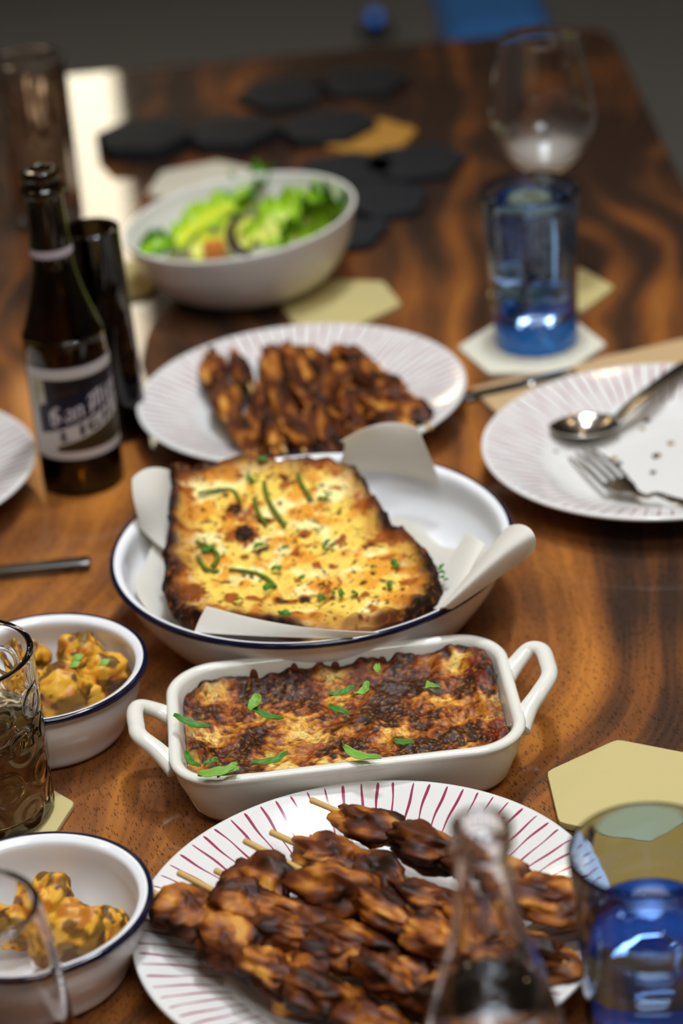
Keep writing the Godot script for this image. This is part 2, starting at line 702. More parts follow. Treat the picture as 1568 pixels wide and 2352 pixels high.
func materials() -> void:
	mat("white_glaze", 232, 228, 222, 0.12)
	mat("white_enamel", 242, 242, 243, 0.1)
	mat("navy_rim", 14, 16, 42, 0.12)
	mat("stoneware", 230, 226, 214, 0.16)
	mat("paper", 240, 236, 228, 0.75, 0.2).backlight_enabled = true
	M.paper.backlight = Color(0.8, 0.78, 0.72)
	mat("kraft", 196, 164, 122, 0.85, 0.2)
	mat("coaster_tan", 196, 180, 124, 0.8, 0.25)
	mat("coaster_ochre", 190, 140, 62, 0.75, 0.25)
	mat("coaster_white", 222, 216, 196, 0.75, 0.25)
	mat("coaster_slate", 34, 36, 40, 0.6, 0.3)
	mat("coaster_green", 168, 166, 120, 0.8, 0.25)
	var steel := mat("steel", 200, 196, 188, 0.16)
	steel.metallic = 1.0
	var dark := mat("dark_steel", 120, 118, 116, 0.22)
	dark.metallic = 1.0
	mat("bamboo", 205, 165, 100, 0.7, 0.3)
	painted("meat", 0.5, 0.35)
	painted("crust", 0.6, 0.28)
	painted("baked", 0.5, 0.4)
	painted("potato", 0.42, 0.4)
	painted("leaf", 0.4, 0.4).backlight_enabled = true
	M.leaf.backlight = Color(0.3, 0.3, 0.3)
	mat("herb", 70, 128, 34, 0.5, 0.4).backlight_enabled = true
	M.herb.backlight = Color(0.2, 0.35, 0.1)
	mat("herb_pale", 122, 168, 62, 0.5, 0.4)
	mat("pepper", 92, 112, 34, 0.4, 0.4)
	mat("onion", 52, 22, 36, 0.35)
	mat("crouton", 196, 116, 40, 0.8)
	mat("crumb", 62, 34, 18, 0.8)
	mat("crumb_gold", 176, 140, 60, 0.8)
	glass("clear_glass", 250, 250, 250)
	glass("smoke_glass", 222, 206, 194)
	glass("brown_glass", 118, 100, 46)
	glass("black_glass", 44, 34, 20)
	glass("blue_glass", 174, 204, 243)
	glass("deep_blue_glass", 30, 150, 255, 0.05, 0.12)
	M.deep_blue_glass.albedo_color.a = 0.5
	glass("water", 250, 252, 255, 0.033)
	glass("beer", 236, 184, 96, 0.033)
	glass("pale_beer", 250, 228, 176, 0.033)
	glass("ice", 240, 246, 250, 0.040, 0.3)
	var plate := mat("striped_glaze", 255, 255, 255, 0.1)
	plate.albedo_texture = stripe_texture()
	nz.seed = 3
	nz.noise_type = FastNoiseLite.TYPE_SIMPLEX_SMOOTH
	nz.frequency = 1.0
	nz.fractal_type = FastNoiseLite.FRACTAL_FBM
	nz.fractal_octaves = 4
	nf.seed = 8
	nf.noise_type = FastNoiseLite.TYPE_SIMPLEX_SMOOTH
	nf.frequency = 1.0
	nf.fractal_type = FastNoiseLite.FRACTAL_FBM
	nf.fractal_octaves = 2
	rng.seed = 77


func room() -> void:
	var wall := mat("dark_wall", 104, 102, 100, 0.9, 0.2)
	var floor_mat := mat("dark_floor", 156, 157, 158, 0.8, 0.2)
	var ceil := mat("dark_ceiling", 190, 188, 184, 0.9, 0.2)
	setting("floor", box(Vector3(6.4, 0.1, 9.2)).mesh(), floor_mat, Vector3(0, -0.05, -1.6))
	setting("ceiling", box(Vector3(6.4, 0.1, 9.2)).mesh(), ceil, Vector3(0, 2.95, -1.6))
	setting("wall_left", box(Vector3(0.1, 3.0, 9.2)).mesh(), wall, Vector3(-3.25, 1.45, -1.6))
	setting("wall_right", box(Vector3(0.1, 3.0, 9.2)).mesh(), wall, Vector3(3.25, 1.45, -1.6))
	setting("wall_near", box(Vector3(6.6, 3.0, 0.1)).mesh(), wall, Vector3(0, 1.45, 3.05))
	# the far wall in pieces round its window
	var back := Node3D.new()
	back.name = "wall_far"
	back.set_meta("kind", "structure")
	add_child(back)
	back.position = Vector3(0, 0, -6.1)
	for q in [[Vector3(-1.93, 1.45, 0), Vector3(2.54, 3.0, 0.1)], [Vector3(1.385, 1.45, 0), Vector3(3.67, 3.0, 0.1)], [Vector3(-0.555, 0.70, 0), Vector3(0.21, 1.50, 0.1)], [Vector3(-0.555, 2.91, 0), Vector3(0.21, 0.08, 0.1)]]:
		put("wall_panel", box(q[1]).mesh(), wall, back).position = q[0]
	var win := Node3D.new()
	win.name = "window_1"
	win.set_meta("kind", "structure")
	add_child(win)
	win.position = Vector3(-0.555, 2.16, -6.1)
	var frame := mat("window_frame", 70, 66, 60, 0.6)
	for q in [[Vector3(-0.1, 0, 0.01), Vector3(0.012, 1.42, 0.1)], [Vector3(0.1, 0, 0.01), Vector3(0.012, 1.42, 0.1)], [Vector3(0, -0.70, 0.01), Vector3(0.2, 0.02, 0.1)], [Vector3(0, 0.70, 0.01), Vector3(0.2, 0.02, 0.1)]]:
		put("window_frame", box(q[1]).mesh(), frame, win).position = q[0]
	put("window_pane", box(Vector3(0.2, 1.4, 0.01), 0.001).mesh(), glow("window_daylight", Color(1.0, 0.95, 0.83), 5.5), win)
	var l := AreaLight3D.new()
	l.name = "window_light"
	l.area_size = Vector2(0.19, 1.38)
	l.light_color = Color(1.0, 0.95, 0.85)
	l.light_energy = 0.12
	l.area_range = 12.0
	l.shadow_enabled = true
	win.add_child(l)
	l.position = Vector3(0, 0, 0.04)
	l.rotation.y = PI
	var sconce := thing("wall_lamp", "tall warm glowing lamp strip high on the far wall, left of the window", "lamp", Vector3(-0.77, 2.70, -6.03))
	put("housing", box(Vector3(0.14, 0.38, 0.03)).mesh(), mat("sconce_metal", 60, 52, 40, 0.5), sconce)
	put("diffuser", box(Vector3(0.12, 0.36, 0.02), 0.004).mesh(), glow("sconce_glow", Color(1.0, 0.72, 0.42), 1.9), sconce).position = Vector3(0, 0, 0.02)
	var sl := AreaLight3D.new()
	sl.name = "sconce_light"
	sl.area_size = Vector2(0.11, 0.34)
	sl.light_color = Color(1.0, 0.72, 0.42)
	sl.light_energy = 0.02
	sl.area_range = 12.0
	sl.shadow_enabled = true
	sconce.add_child(sl)
	sl.position = Vector3(0, 0, 0.035)
	sl.rotation.y = PI
	# a blue chair beyond the far edge
	var blue := mat("blue_cloth", 52, 124, 208, 0.8)
	var ch := thing("stool", "small blue-topped stool standing beyond the far edge of the table", "stool", Vector3(0.315, 0, -4.0))
	put("seat", box(Vector3(0.17, 0.06, 0.36), 0.02).mesh(), blue, ch).position = Vector3(0, 0.42, 0)
	var legm := mat("stool_leg", 30, 28, 26)
	for sx in [-1, 1]:
		for sz in [-1, 1]:
			put("leg", box(Vector3(0.03, 0.39, 0.03)).mesh(), legm, ch).position = Vector3(sx * 0.06, 0.195, sz * 0.14)
	var dot := thing("indicator_lamp", "tiny blue lamp glowing low in the dark beyond the table", "lamp", Vector3(0.1684, 0.0500, -5.2847))
	put("bulb", blob(Vector3.ONE * 0.012, 10, 14, func(_d): return 1.0).mesh(), glow("blue_lamp_glow", Color(0.25, 0.55, 1.0), 0.5), dot)
	put("body", box(Vector3(0.06, 0.03, 0.06), 0.004).mesh(), legm, dot).position = Vector3(0, -0.028, 0)
	var dl := OmniLight3D.new()
	dl.name = "indicator_light"
	dl.light_color = Color(0.35, 0.62, 1.0)
	dl.light_energy = 0.00005
	dl.light_size = 0.012
	dl.omni_range = 12.0
	dl.omni_attenuation = 2.0
	dl.shadow_enabled = true
	dot.add_child(dl)


func table() -> void:
	var tex := wood_texture()
	var m := mat("table_wood", 255, 255, 255, 0.5, 0.2)
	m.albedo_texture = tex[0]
	m.heightmap_enabled = true
	m.heightmap_texture = tex[1]
	m.heightmap_scale = 0.02
	m.clearcoat_enabled = true
	m.clearcoat = 1.0
	m.clearcoat_roughness = 0.05
	m.detail_enabled = true
	m.detail_blend_mode = BaseMaterial3D.BLEND_MODE_MUL
	m.detail_albedo = pore_texture()
	m.detail_uv_layer = BaseMaterial3D.DETAIL_UV_2
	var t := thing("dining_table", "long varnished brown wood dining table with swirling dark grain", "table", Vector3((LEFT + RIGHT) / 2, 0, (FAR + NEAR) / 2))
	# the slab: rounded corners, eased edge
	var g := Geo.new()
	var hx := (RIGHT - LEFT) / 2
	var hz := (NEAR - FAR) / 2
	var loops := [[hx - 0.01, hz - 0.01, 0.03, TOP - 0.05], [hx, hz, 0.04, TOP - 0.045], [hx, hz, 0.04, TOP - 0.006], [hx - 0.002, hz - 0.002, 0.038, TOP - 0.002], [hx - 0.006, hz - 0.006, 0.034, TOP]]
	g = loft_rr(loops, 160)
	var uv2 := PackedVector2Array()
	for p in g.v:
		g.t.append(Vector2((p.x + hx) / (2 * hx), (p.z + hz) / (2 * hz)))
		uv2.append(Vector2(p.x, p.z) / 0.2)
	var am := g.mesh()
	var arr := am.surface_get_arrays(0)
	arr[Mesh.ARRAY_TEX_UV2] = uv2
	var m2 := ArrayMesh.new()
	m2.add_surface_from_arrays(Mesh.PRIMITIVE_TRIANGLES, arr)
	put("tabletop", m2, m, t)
	var lm := mat("table_leg", 60, 38, 24, 0.5)
	for sx in [-1, 1]:
		for sz in [-1, 1]:
			put("leg", box(Vector3(0.07, TOP - 0.05, 0.07)).mesh(), lm, t).position = Vector3(sx * (hx - 0.09), (TOP - 0.05) / 2, sz * (hz - 0.12))


func coasters() -> void:
	var list := [
		# place, turn, size, material, thickness, label
		[Vector3(0.170, TOP, -1.917), -0.19, 0.062, "coaster_white", 0.004, "off-white hexagonal coaster under the blue tumbler of ice water"],
		[Vector3(0.199, TOP, -2.030), -0.1, 0.055, "coaster_tan", 0.004, "tan hexagonal coaster half hidden behind the blue tumbler of ice water"],
		[Vector3(0.015, TOP, -2.047), -0.3, 0.056, "coaster_tan", 0.004, "tan hexagonal coaster lying before the salad bowl, behind the striped plate of skewers"],
		[Vector3(0.157, TOP, -1.256), 0.54, 0.0545, "coaster_tan", 0.005, "large tan hexagonal coaster lying alone right of the white baking dish"],
		[Vector3(0.1593, 0.7500, -1.1846), 0.35, 0.05, "coaster_ochre", 0.004, "ochre hexagonal coaster just behind the near blue tumbler"],
		[Vector3(-0.2279, 0.7500, -1.2877), 0.2, 0.05, "coaster_tan", 0.004, "tan hexagonal coaster under the embossed glass of beer"],
		[Vector3(-0.1878, 0.7500, -2.1447), 0.2, 0.05, "coaster_tan", 0.004, "tan hexagonal coaster left of the salad bowl, behind the dark tumbler"],
		[Vector3(-0.1056, 0.7500, -2.3879), 0.3, 0.06, "coaster_white", 0.004, "pale hexagonal coaster tucked behind the left rim of the salad bowl"],
		[Vector3(0.0624, 0.7500, -2.4769), 0.15, 0.052, "coaster_ochre", 0.005, "ochre hexagonal coaster among the dark ones at the far end"],
		[Vector3(-0.168, TOP, -2.517), -0.19, 0.053, "coaster_slate", 0.017, "slate grey hexagonal coaster nearest the window glare, leftmost of the dark ones"],
		[Vector3(-0.078, TOP, -2.510), -0.19, 0.05, "coaster_slate", 0.015, "slate grey hexagonal coaster, second from left in the dark row"],
		[Vector3(0.022, TOP, -2.506), -0.15, 0.053, "coaster_slate", 0.012, "dark hexagonal coaster left of the ochre one at the far end"],
		[Vector3(-0.0216, 0.7500, -2.6401), 0.2, 0.053, "coaster_slate", 0.008, "dark hexagonal coaster farther back, behind the dark row"],
		[Vector3(0.0644, 0.7500, -2.6527), 0.0, 0.053, "coaster_slate", 0.008, "farthest of the dark hexagonal coasters, near the table's far edge"],
		[Vector3(0.1052, 0.7500, -2.3817), 0.1, 0.053, "coaster_slate", 0.008, "dark bluish hexagonal coaster in front and right of the ochre one"],
		[Vector3(0.0333, 0.7500, -2.3758), 0.25, 0.053, "coaster_slate", 0.008, "dark hexagonal coaster directly in front of the ochre one, beyond the salad bowl"],
		[Vector3(0.0607, 0.7500, -2.2826), 0.3, 0.053, "coaster_slate", 0.008, "dark hexagonal coaster peeping out right of the salad bowl rim"],
		[Vector3(0.0180, 0.7500, -2.2128), 0.1, 0.053, "coaster_slate", 0.008, "nearest dark hexagonal coaster, mostly hidden behind the salad bowl"],
	]
	for q in list:
		var o := put("hexagonal_coaster", hexagon(q[2], q[4]).mesh(), M[q[3]])
		o.position = q[0] + Vector3(0, 0.0002, 0)
		o.rotation.y = q[1]
		tag(o, q[5], "coaster", "hexagonal coasters")
	# folded kraft napkin under the used plate
	var a := Vector3(0.113, TOP, -1.846)
	var dx := Vector3(0.95, 0, -0.30).normalized()
	var dz := Vector3(0.30, 0, 0.95).normalized()
	var nap := thing("paper_napkin", "folded brown kraft paper napkin under the knife, behind the used plate", "napkin", a)
	for layer in 2:
		var f := func(u: float, v: float) -> Vector3:
			return dx * (u * 0.27) + dz * (v * (0.066 - 0.003 * layer)) + Vector3(0, 0.0012 + 0.0014 * layer + 0.001 * nz.get_noise_2d(u * 6 + layer * 9.0, v * 3), 0)
		put("fold", sheet(40, 14, f, 0.0008).mesh(), M.kraft, nap)


# ---------------------------------------------------------------- crockery

func plate_geo(r: float) -> Geo:
	var k := r / 0.131
	var p := curve([Vector2(0, 0.004), Vector2(0.05, 0.004), Vector2(0.070, 0.0035)], 4)
	p.append_array(curve([Vector2(0.072, 0.0005), Vector2(0.074, 0.0), Vector2(0.0765, 0.0005), Vector2(0.08, 0.006), Vector2(0.100, 0.0155), Vector2(0.126, 0.0238), Vector2(0.1302, 0.0256), Vector2(0.1312, 0.0270), Vector2(0.1302, 0.0282), Vector2(0.126, 0.0279), Vector2(0.108, 0.0222), Vector2(0.092, 0.0162), Vector2(0.084, 0.0122), Vector2(0.078, 0.0096), Vector2(0.070, 0.0082), Vector2(0.04, 0.0080), Vector2(0, 0.0080)], 4))
	for j in p.size():
		p[j] *= Vector2(k, k)
	return lathe(p, 192, null, func(u: float, q: Vector2) -> Vector2: return Vector2(u * 7.0, clampf(q.x / r / 1.003, 0.0, 0.998)))


func plates() -> void:
	var mesh := plate_geo(0.1305).mesh()
	var list := [
		[Vector3(-0.005, TOP, -1.1245), 0.3, "near white plate with crimson rim stripes, heaped with meat skewers"],
		[Vector3(-0.0228, TOP, -1.818), 1.1, "white plate with fine crimson rim stripes holding a fan of skewers, behind the flatbread"],
		[Vector3(0.2385, TOP, -1.677), 2.0, "used white plate with crimson rim stripes, a spoon and a fork on it"],
		[Vector3(-0.359, TOP, -1.742), 2.7, "empty striped white plate cut off beside the beer bottle"],
	]
	for q in list:
		var o := put("striped_plate", mesh, M.striped_glaze)
		o.position = q[0] + Vector3(0, 0.0003, 0)
		o.rotation.y = q[1]
		tag(o, q[2], "plate", "crimson striped plates")
	# what is left on the used plate
	var cr := RandomNumberGenerator.new()
	cr.seed = 4
	var bits := [Vector3(0.2402, 0.7585, -1.7437), Vector3(0.2347, 0.7585, -1.7316), Vector3(0.2371, 0.7585, -1.6819), Vector3(0.2398, 0.7585, -1.6843), Vector3(0.2088, 0.7585, -1.6754), Vector3(0.2065, 0.7585, -1.6847), Vector3(0.2312, 0.7585, -1.6561), Vector3(0.1646, 0.7585, -1.7039), Vector3(0.2516, 0.7585, -1.7013)]
	var crumb_labels := ["dark crumb on the used plate, farthest from the fork", "golden crumb beside the farthest dark crumb on the used plate", "dark crumb of the brown pair at the middle of the used plate", "golden crumb of the brown pair at the middle of the used plate", "dark crumb between the fork tines and the middle pair on the used plate", "golden crumb nearest the fork tines' right side on the used plate", "dark crumb closest to the fork handle on the used plate", "dark crumb left of the fork tips, below the spoon bowl", "golden crumb nearest the right edge of the picture on the used plate"]
	for k in bits.size():
		var pale: bool = k in [1, 3, 5, 8]
		var s := cr.randf_range(0.0014, 0.0024)
		var gg := blob(Vector3(s * 1.3, s * 0.7, s), 8, 12, func(d): return 1.0 + 0.4 * nf.get_noise_3d(d.x * 2 + k, d.y * 2, d.z * 2))
		var o := put("crumb", gg.mesh(), M.crumb_gold if pale else M.crumb)
		o.position = bits[k] + Vector3(0, s * 0.5, 0)
		tag(o, crumb_labels[k], "crumb", "crumbs on the used plate")


func enamel(at: Vector3, r: float, h: float, foot: float, label: String, called: String, category: String, group := "") -> Node3D:
	var t := thing(called, label, category, at, group)
	var p := curve([Vector2(0, 0.0015), Vector2(foot * 0.8, 0.0012), Vector2(foot, 0.0008), Vector2(foot + 0.006, 0.004), Vector2(lerpf(foot, r, 0.42), h * 0.28), Vector2(lerpf(foot, r, 0.75), h * 0.62), Vector2(r - 0.004, h - 0.002), Vector2(r - 0.002, h + 0.0004), Vector2(r - 0.0045, h), Vector2(r - 0.008, h - 0.004), Vector2(lerpf(foot, r, 0.72), h * 0.62), Vector2(lerpf(foot, r, 0.38), h * 0.29), Vector2(foot - 0.002, 0.0052), Vector2(foot * 0.8, 0.0032), Vector2(0, 0.003)], 5)
	put("body", lathe(p, 160).mesh(), M.white_enamel, t)
	var rim := PackedVector2Array()
	for k in 17:
		var a := TAU * k / 16.0
		rim.append(Vector2(r - 0.0012 + 0.0021 * cos(a), h - 0.0011 + 0.0021 * sin(a)))
	put("rim", lathe(rim, 160).mesh(), M.navy_rim, t).set_meta("label", "navy blue rolled rim")
	return t


func enamel_dish() -> void:
	enamel(Vector3(-0.0223, TOP + 0.0003, -1.5095), 0.1365, 0.055, 0.098, "large white enamel dish with navy rim holding flatbread on parchment", "enamel_dish", "dish")
	var t := thing("parchment_paper", "crumpled white parchment paper lining the enamel dish under the flatbread", "paper", Vector3(-0.0223, TOP, -1.5095))
	# lining: follows the dish, its edge wandering below the rim
	var f := func(u: float, v: float) -> Vector3:
		var a := u * TAU
		var edge := 0.112 + 0.016 * sin(a * 2.0 + 0.6) + 0.008 * sin(a * 5.0)
		var r := 0.004 + v * (edge - 0.004)
		var y := 0.0055 + 0.047 * pow(clampf((r - 0.088) / 0.046, 0.0, 1.2), 1.1)
		y += 0.003 * v * (sin(a * 9.0 + 3.0 * sin(a * 2.0)) * 0.5 + 0.6)
		return Vector3(cos(a) * r, y, sin(a) * r)
	put("lining", sheet(181, 24, f, -0.0004).mesh(), M.paper, t)
	var o := -t.position
	var flaps := [
		# back flap, rising over the far rim
		[[Vector3(-0.0017, 0.8100, -1.6027), Vector3(0.0204, 0.8000, -1.6252), Vector3(0.0480, 0.7980, -1.6164), Vector3(0.0709, 0.8000, -1.5870)], [Vector3(0.0054, 0.8250, -1.5953), Vector3(0.0273, 0.8180, -1.6120), Vector3(0.0520, 0.8160, -1.6109), Vector3(0.0684, 0.8140, -1.5919)], [Vector3(0.0096, 0.8320, -1.6082), Vector3(0.0283, 0.8320, -1.6113), Vector3(0.0529, 0.8300, -1.6103), Vector3(0.0624, 0.8260, -1.5953)], [Vector3(0.0039, 0.8380, -1.5935), Vector3(0.0194, 0.8420, -1.6031), Vector3(0.0390, 0.8440, -1.6199), Vector3(0.0591, 0.8380, -1.6029)]],
		# left flap
		[[Vector3(-0.1184, 0.7850, -1.5478), Vector3(-0.1263, 0.7900, -1.5484), Vector3(-0.1339, 0.7960, -1.5528), Vector3(-0.1405, 0.8050, -1.5566)], [Vector3(-0.1170, 0.7950, -1.5676), Vector3(-0.1240, 0.8020, -1.5623), Vector3(-0.1324, 0.8100, -1.5585), Vector3(-0.1401, 0.8140, -1.5589)], [Vector3(-0.1149, 0.8100, -1.5815), Vector3(-0.1214, 0.8200, -1.5633), Vector3(-0.1350, 0.8260, -1.5544), Vector3(-0.1444, 0.8240, -1.5602)], [Vector3(-0.1166, 0.8200, -1.6065), Vector3(-0.1183, 0.8320, -1.5890), Vector3(-0.1327, 0.8400, -1.5868), Vector3(-0.1427, 0.8340, -1.5737)]],
		# right inner fold
		[[Vector3(0.0509, 0.7950, -1.4248), Vector3(0.0545, 0.8000, -1.4125), Vector3(0.0584, 0.8040, -1.4047), Vector3(0.0624, 0.8070, -1.3998)], [Vector3(0.0612, 0.7900, -1.4700), Vector3(0.0673, 0.8000, -1.4478), Vector3(0.0724, 0.8060, -1.4360), Vector3(0.0766, 0.8080, -1.4345)], [Vector3(0.0727, 0.7900, -1.5045), Vector3(0.0793, 0.8000, -1.4878), Vector3(0.0828, 0.8080, -1.4723), Vector3(0.0882, 0.8080, -1.4681)], [Vector3(0.0834, 0.7950, -1.5215), Vector3(0.0864, 0.8050, -1.4988), Vector3(0.0897, 0.8100, -1.4826), Vector3(0.0936, 0.8080, -1.4794)]],
		# rolled right corner: a cone lying over the rim
		[[Vector3(0.0571, 0.8020, -1.4073), Vector3(0.0732, 0.8100, -1.4257), Vector3(0.0922, 0.8250, -1.4389), Vector3(0.1066, 0.8350, -1.4493)], [Vector3(0.0557, 0.8160, -1.3853), Vector3(0.0745, 0.8350, -1.3918), Vector3(0.0972, 0.8580, -1.3998), Vector3(0.1150, 0.8620, -1.4094)], [Vector3(0.0589, 0.8200, -1.3810), Vector3(0.0818, 0.8380, -1.3793), Vector3(0.1085, 0.8580, -1.3889), Vector3(0.1243, 0.8620, -1.3869)], [Vector3(0.0637, 0.8080, -1.3978), Vector3(0.0798, 0.8140, -1.4029), Vector3(0.1004, 0.8250, -1.4079), Vector3(0.1185, 0.8360, -1.4104)]],
		# front flap standing before the bread
		[[Vector3(-0.1010, 0.8040, -1.4051), Vector3(-0.0691, 0.8050, -1.3920), Vector3(-0.0331, 0.8060, -1.3815), Vector3(-0.0030, 0.8060, -1.3759)], [Vector3(-0.0989, 0.8080, -1.4090), Vector3(-0.0688, 0.8080, -1.3934), Vector3(-0.0330, 0.8080, -1.3802), Vector3(0.0053, 0.8080, -1.3732)], [Vector3(-0.0957, 0.8120, -1.4127), Vector3(-0.0684, 0.8110, -1.3965), Vector3(-0.0356, 0.8100, -1.3805), Vector3(0.0109, 0.8100, -1.3715)], [Vector3(-0.0919, 0.8160, -1.4163), Vector3(-0.0681, 0.8140, -1.4018), Vector3(-0.0381, 0.8120, -1.3819), Vector3(0.0164, 0.8120, -1.3692)]],
	]
	for p in flaps:
		put("paper_fold", bezier_sheet(p, 28, 24, 0.0005).moved(o).mesh(), M.paper, t)


func bread_height(z: float) -> float:  # the bread leans from the near rim up over the far rim
	var t := clampf((-z - 1.375) / 0.29, 0.0, 1.0)
	return TOP + lerpf(0.052, 0.084, t) - 0.010 * sin(PI * t)


func flatbread() -> void:
	var outline := [Vector3(-0.1154, 0.8340, -1.6093), Vector3(-0.0644, 0.8340, -1.6127), Vector3(-0.0212, 0.8340, -1.6064), Vector3(0.0092, 0.8340, -1.5957), Vector3(0.0224, 0.8260, -1.5657), Vector3(0.0305, 0.8180, -1.5332), Vector3(0.0434, 0.8130, -1.5080), Vector3(0.0563, 0.8080, -1.4867), Vector3(0.0605, 0.8040, -1.4567), Vector3(0.0602, 0.8020, -1.4297), Vector3(0.0403, 0.8010, -1.4088), Vector3(0.0114, 0.8010, -1.3946), Vector3(-0.0248, 0.8010, -1.3946), Vector3(-0.0580, 0.8010, -1.4119), Vector3(-0.0947, 0.8010, -1.4215), Vector3(-0.1088, 0.8020, -1.4292), Vector3(-0.1190, 0.8040, -1.4553), Vector3(-0.1232, 0.8080, -1.4970), Vector3(-0.1203, 0.8150, -1.5400), Vector3(-0.1181, 0.8240, -1.5749)]
	var c := Vector3.ZERO
	for p in outline:
		c += p / outline.size()
	outline.append(outline[0])
	outline.append(outline[1])
	var ring := curve3(outline, 20)
	var n := 400
	var rim := PackedVector3Array()
	for k in n:
		rim.append(ring[k])
	var t := thing("flatbread", "charred cheese-topped flatbread with green pepper strips, leaning across the enamel dish", "flatbread", Vector3(c.x, TOP + 0.03, c.z))
	var rings := 150
	var g := Geo.new()
	var cheese := col(244, 206, 92)
	var cream := col(252, 236, 160)
	var gold := col(230, 158, 52)
	var rust := col(160, 84, 26)
	var char := col(34, 17, 10)
	var crust := col(92, 46, 18)
	var pale := col(205, 150, 84)
	var spots := [Vector3(-0.0675, 0.8100, -1.5249), Vector3(-0.0117, 0.8200, -1.6021), Vector3(-0.0733, 0.8100, -1.5545), Vector3(-0.0377, 0.8100, -1.5874), Vector3(0.0261, 0.8100, -1.5463), Vector3(-0.1189, 0.8100, -1.4863), Vector3(-0.1107, 0.8200, -1.6018), Vector3(0.0344, 0.8100, -1.5092), Vector3(-0.0292, 0.8000, -1.4397), Vector3(-0.1065, 0.8000, -1.4571), Vector3(-0.0533, 0.8000, -1.5391)]
	var size := [0.0085, 0.0105, 0.0055, 0.004, 0.009, 0.011, 0.009, 0.010, 0.004, 0.011, 0.004]
	for j in rings + 1:
		var s := pow(float(j) / rings, 0.85)
		for k in n:
			var e := rim[k]
			var wob := 1.0 + 0.018 * nf.get_noise_2d(cos(TAU * k / n) * 5.0, sin(TAU * k / n) * 5.0) * 2.0
			var p := c.lerp(e, s * wob)
			var q := p * 46.0
			var lump := nf.get_noise_3d(q.x * 1.2, 1.0, q.z * 1.2)
			var fine := nf.get_noise_3d(q.x * 4.5, 4.0, q.z * 4.5)
			var edge := (1.0 - s) * c.distance_to(e)
			var bubble := step(0.018, 0.004, edge) * (0.5 + 0.9 * nf.get_noise_3d(q.x * 0.8, 9.0, q.z * 0.8))
			var drop := step(0.004, 0.0, edge)
			p.y = bread_height(p.z) + lump * 0.0034 + fine * 0.0006 + bubble * 0.0065 - drop * 0.006
			g.v.append(p - t.position)
			var col_ := cheese.lerp(cream, step(0.0, 0.35, nf.get_noise_3d(q.x * 0.7, 20.0, q.z * 0.7)))
			col_ = col_.lerp(gold, step(0.06, 0.34, nf.get_noise_3d(q.x * 1.0, 31.0, q.z * 1.0) * 0.0 + nf.get_noise_3d(q.x * 0.55, 31.0, q.z * 0.55) * 0.75 + lump * 0.4 + fine * 0.12 + 0.04))
			col_ = col_.lerp(rust, step(0.24, 0.44, nf.get_noise_3d(q.x * 0.95, 44.0, q.z * 0.95) * 0.85 + lump * 0.3 + fine * 0.14 + 0.02))
			col_ = col_.lerp(char, 0.85 * step(0.42, 0.56, nf.get_noise_3d(q.x * 1.9, 57.0, q.z * 1.9) + lump * 0.2))
			for m in spots.size():
				var dd: float = Vector2(p.x - spots[m].x, p.z - spots[m].z).length() * (1.0 + 0.5 * fine)
				if dd < size[m] * 1.5:
					col_ = col_.lerp(rust, step(size[m] * 1.5, size[m], dd)).lerp(char, step(size[m] * 1.15, size[m] * 0.7, dd))
			var burn := nf.get_noise_3d(q.x * 0.5, 70.0, q.z * 0.5)
			var left := step(0.0, -0.10, p.x - c.x + 0.02)
			var right := step(0.04, 0.1, p.x - c.x)
			var w := 0.014 + 0.007 * burn + 0.005 * (left + right)
			var at_edge := step(w, w * 0.3, edge)
			var rimcol := crust.lerp(char, step(-0.35, 0.15, burn + 0.35 * (left + right) - 0.02))
			if p.z - c.z > 0.09 and p.x - c.x > -0.02:
				rimcol = rimcol.lerp(pale, 0.85 * step(-0.5, 0.3, nf.get_noise_3d(q.x * 0.6, 90.0, q.z * 0.6)))
			col_ = col_.lerp(rust, step(w * 2.2, w, edge) * 0.6)
			col_ = col_.lerp(rimcol, at_edge)
			var dot := nf.get_noise_3d(q.x * 4.0, 120.0, q.z * 4.0) + 0.25 * nf.get_noise_3d(q.x * 0.6, 130.0, q.z * 0.6)
			col_ = col_.lerp(rust, 0.7 * step(0.34, 0.5, dot)).lerp(char, 0.7 * step(0.5, 0.62, dot))
			g.c.append(col_)
	g.strip(0, n, rings + 1, true)
	var base := g.v.size()  # the underside
	for j in [0.995, 0.9, 0.4, 0.0]:
		for k in n:
			var p: Vector3 = c.lerp(rim[k], j)
			p.y = bread_height(p.z) - 0.010 - 0.002 * (1.0 - j)
			g.v.append(p - t.position)
			g.c.append(crust)
	g.strip(base - n, n, 5, true)
	put("bread", g.mesh(), M.crust, t)
	var strips := [
		[Vector3(-0.0985, 0.8250, -1.5743), Vector3(-0.0867, 0.8270, -1.5760), Vector3(-0.0746, 0.8260, -1.5742), Vector3(-0.0694, 0.8240, -1.5596)],
		[Vector3(-0.0520, 0.8260, -1.5811), Vector3(-0.0502, 0.8220, -1.5616), Vector3(-0.0455, 0.8180, -1.5453), Vector3(-0.0394, 0.8160, -1.5271)],
		[Vector3(-0.0282, 0.8300, -1.5866), Vector3(-0.0258, 0.8270, -1.5736), Vector3(-0.0200, 0.8240, -1.5548)],
		[Vector3(-0.1002, 0.8160, -1.5175), Vector3(-0.0912, 0.8160, -1.5094), Vector3(-0.0855, 0.8140, -1.4983), Vector3(-0.0892, 0.8120, -1.4861)],
		[Vector3(-0.0990, 0.8140, -1.4985), Vector3(-0.0939, 0.8120, -1.4839), Vector3(-0.0851, 0.8120, -1.4786)],
		[Vector3(-0.0780, 0.8100, -1.4797), Vector3(-0.0650, 0.8100, -1.4747), Vector3(-0.0542, 0.8090, -1.4660), Vector3(-0.0477, 0.8070, -1.4529)],
		[Vector3(-0.0597, 0.8240, -1.5629), Vector3(-0.0567, 0.8200, -1.5437), Vector3(-0.0519, 0.8160, -1.5309)],
	]
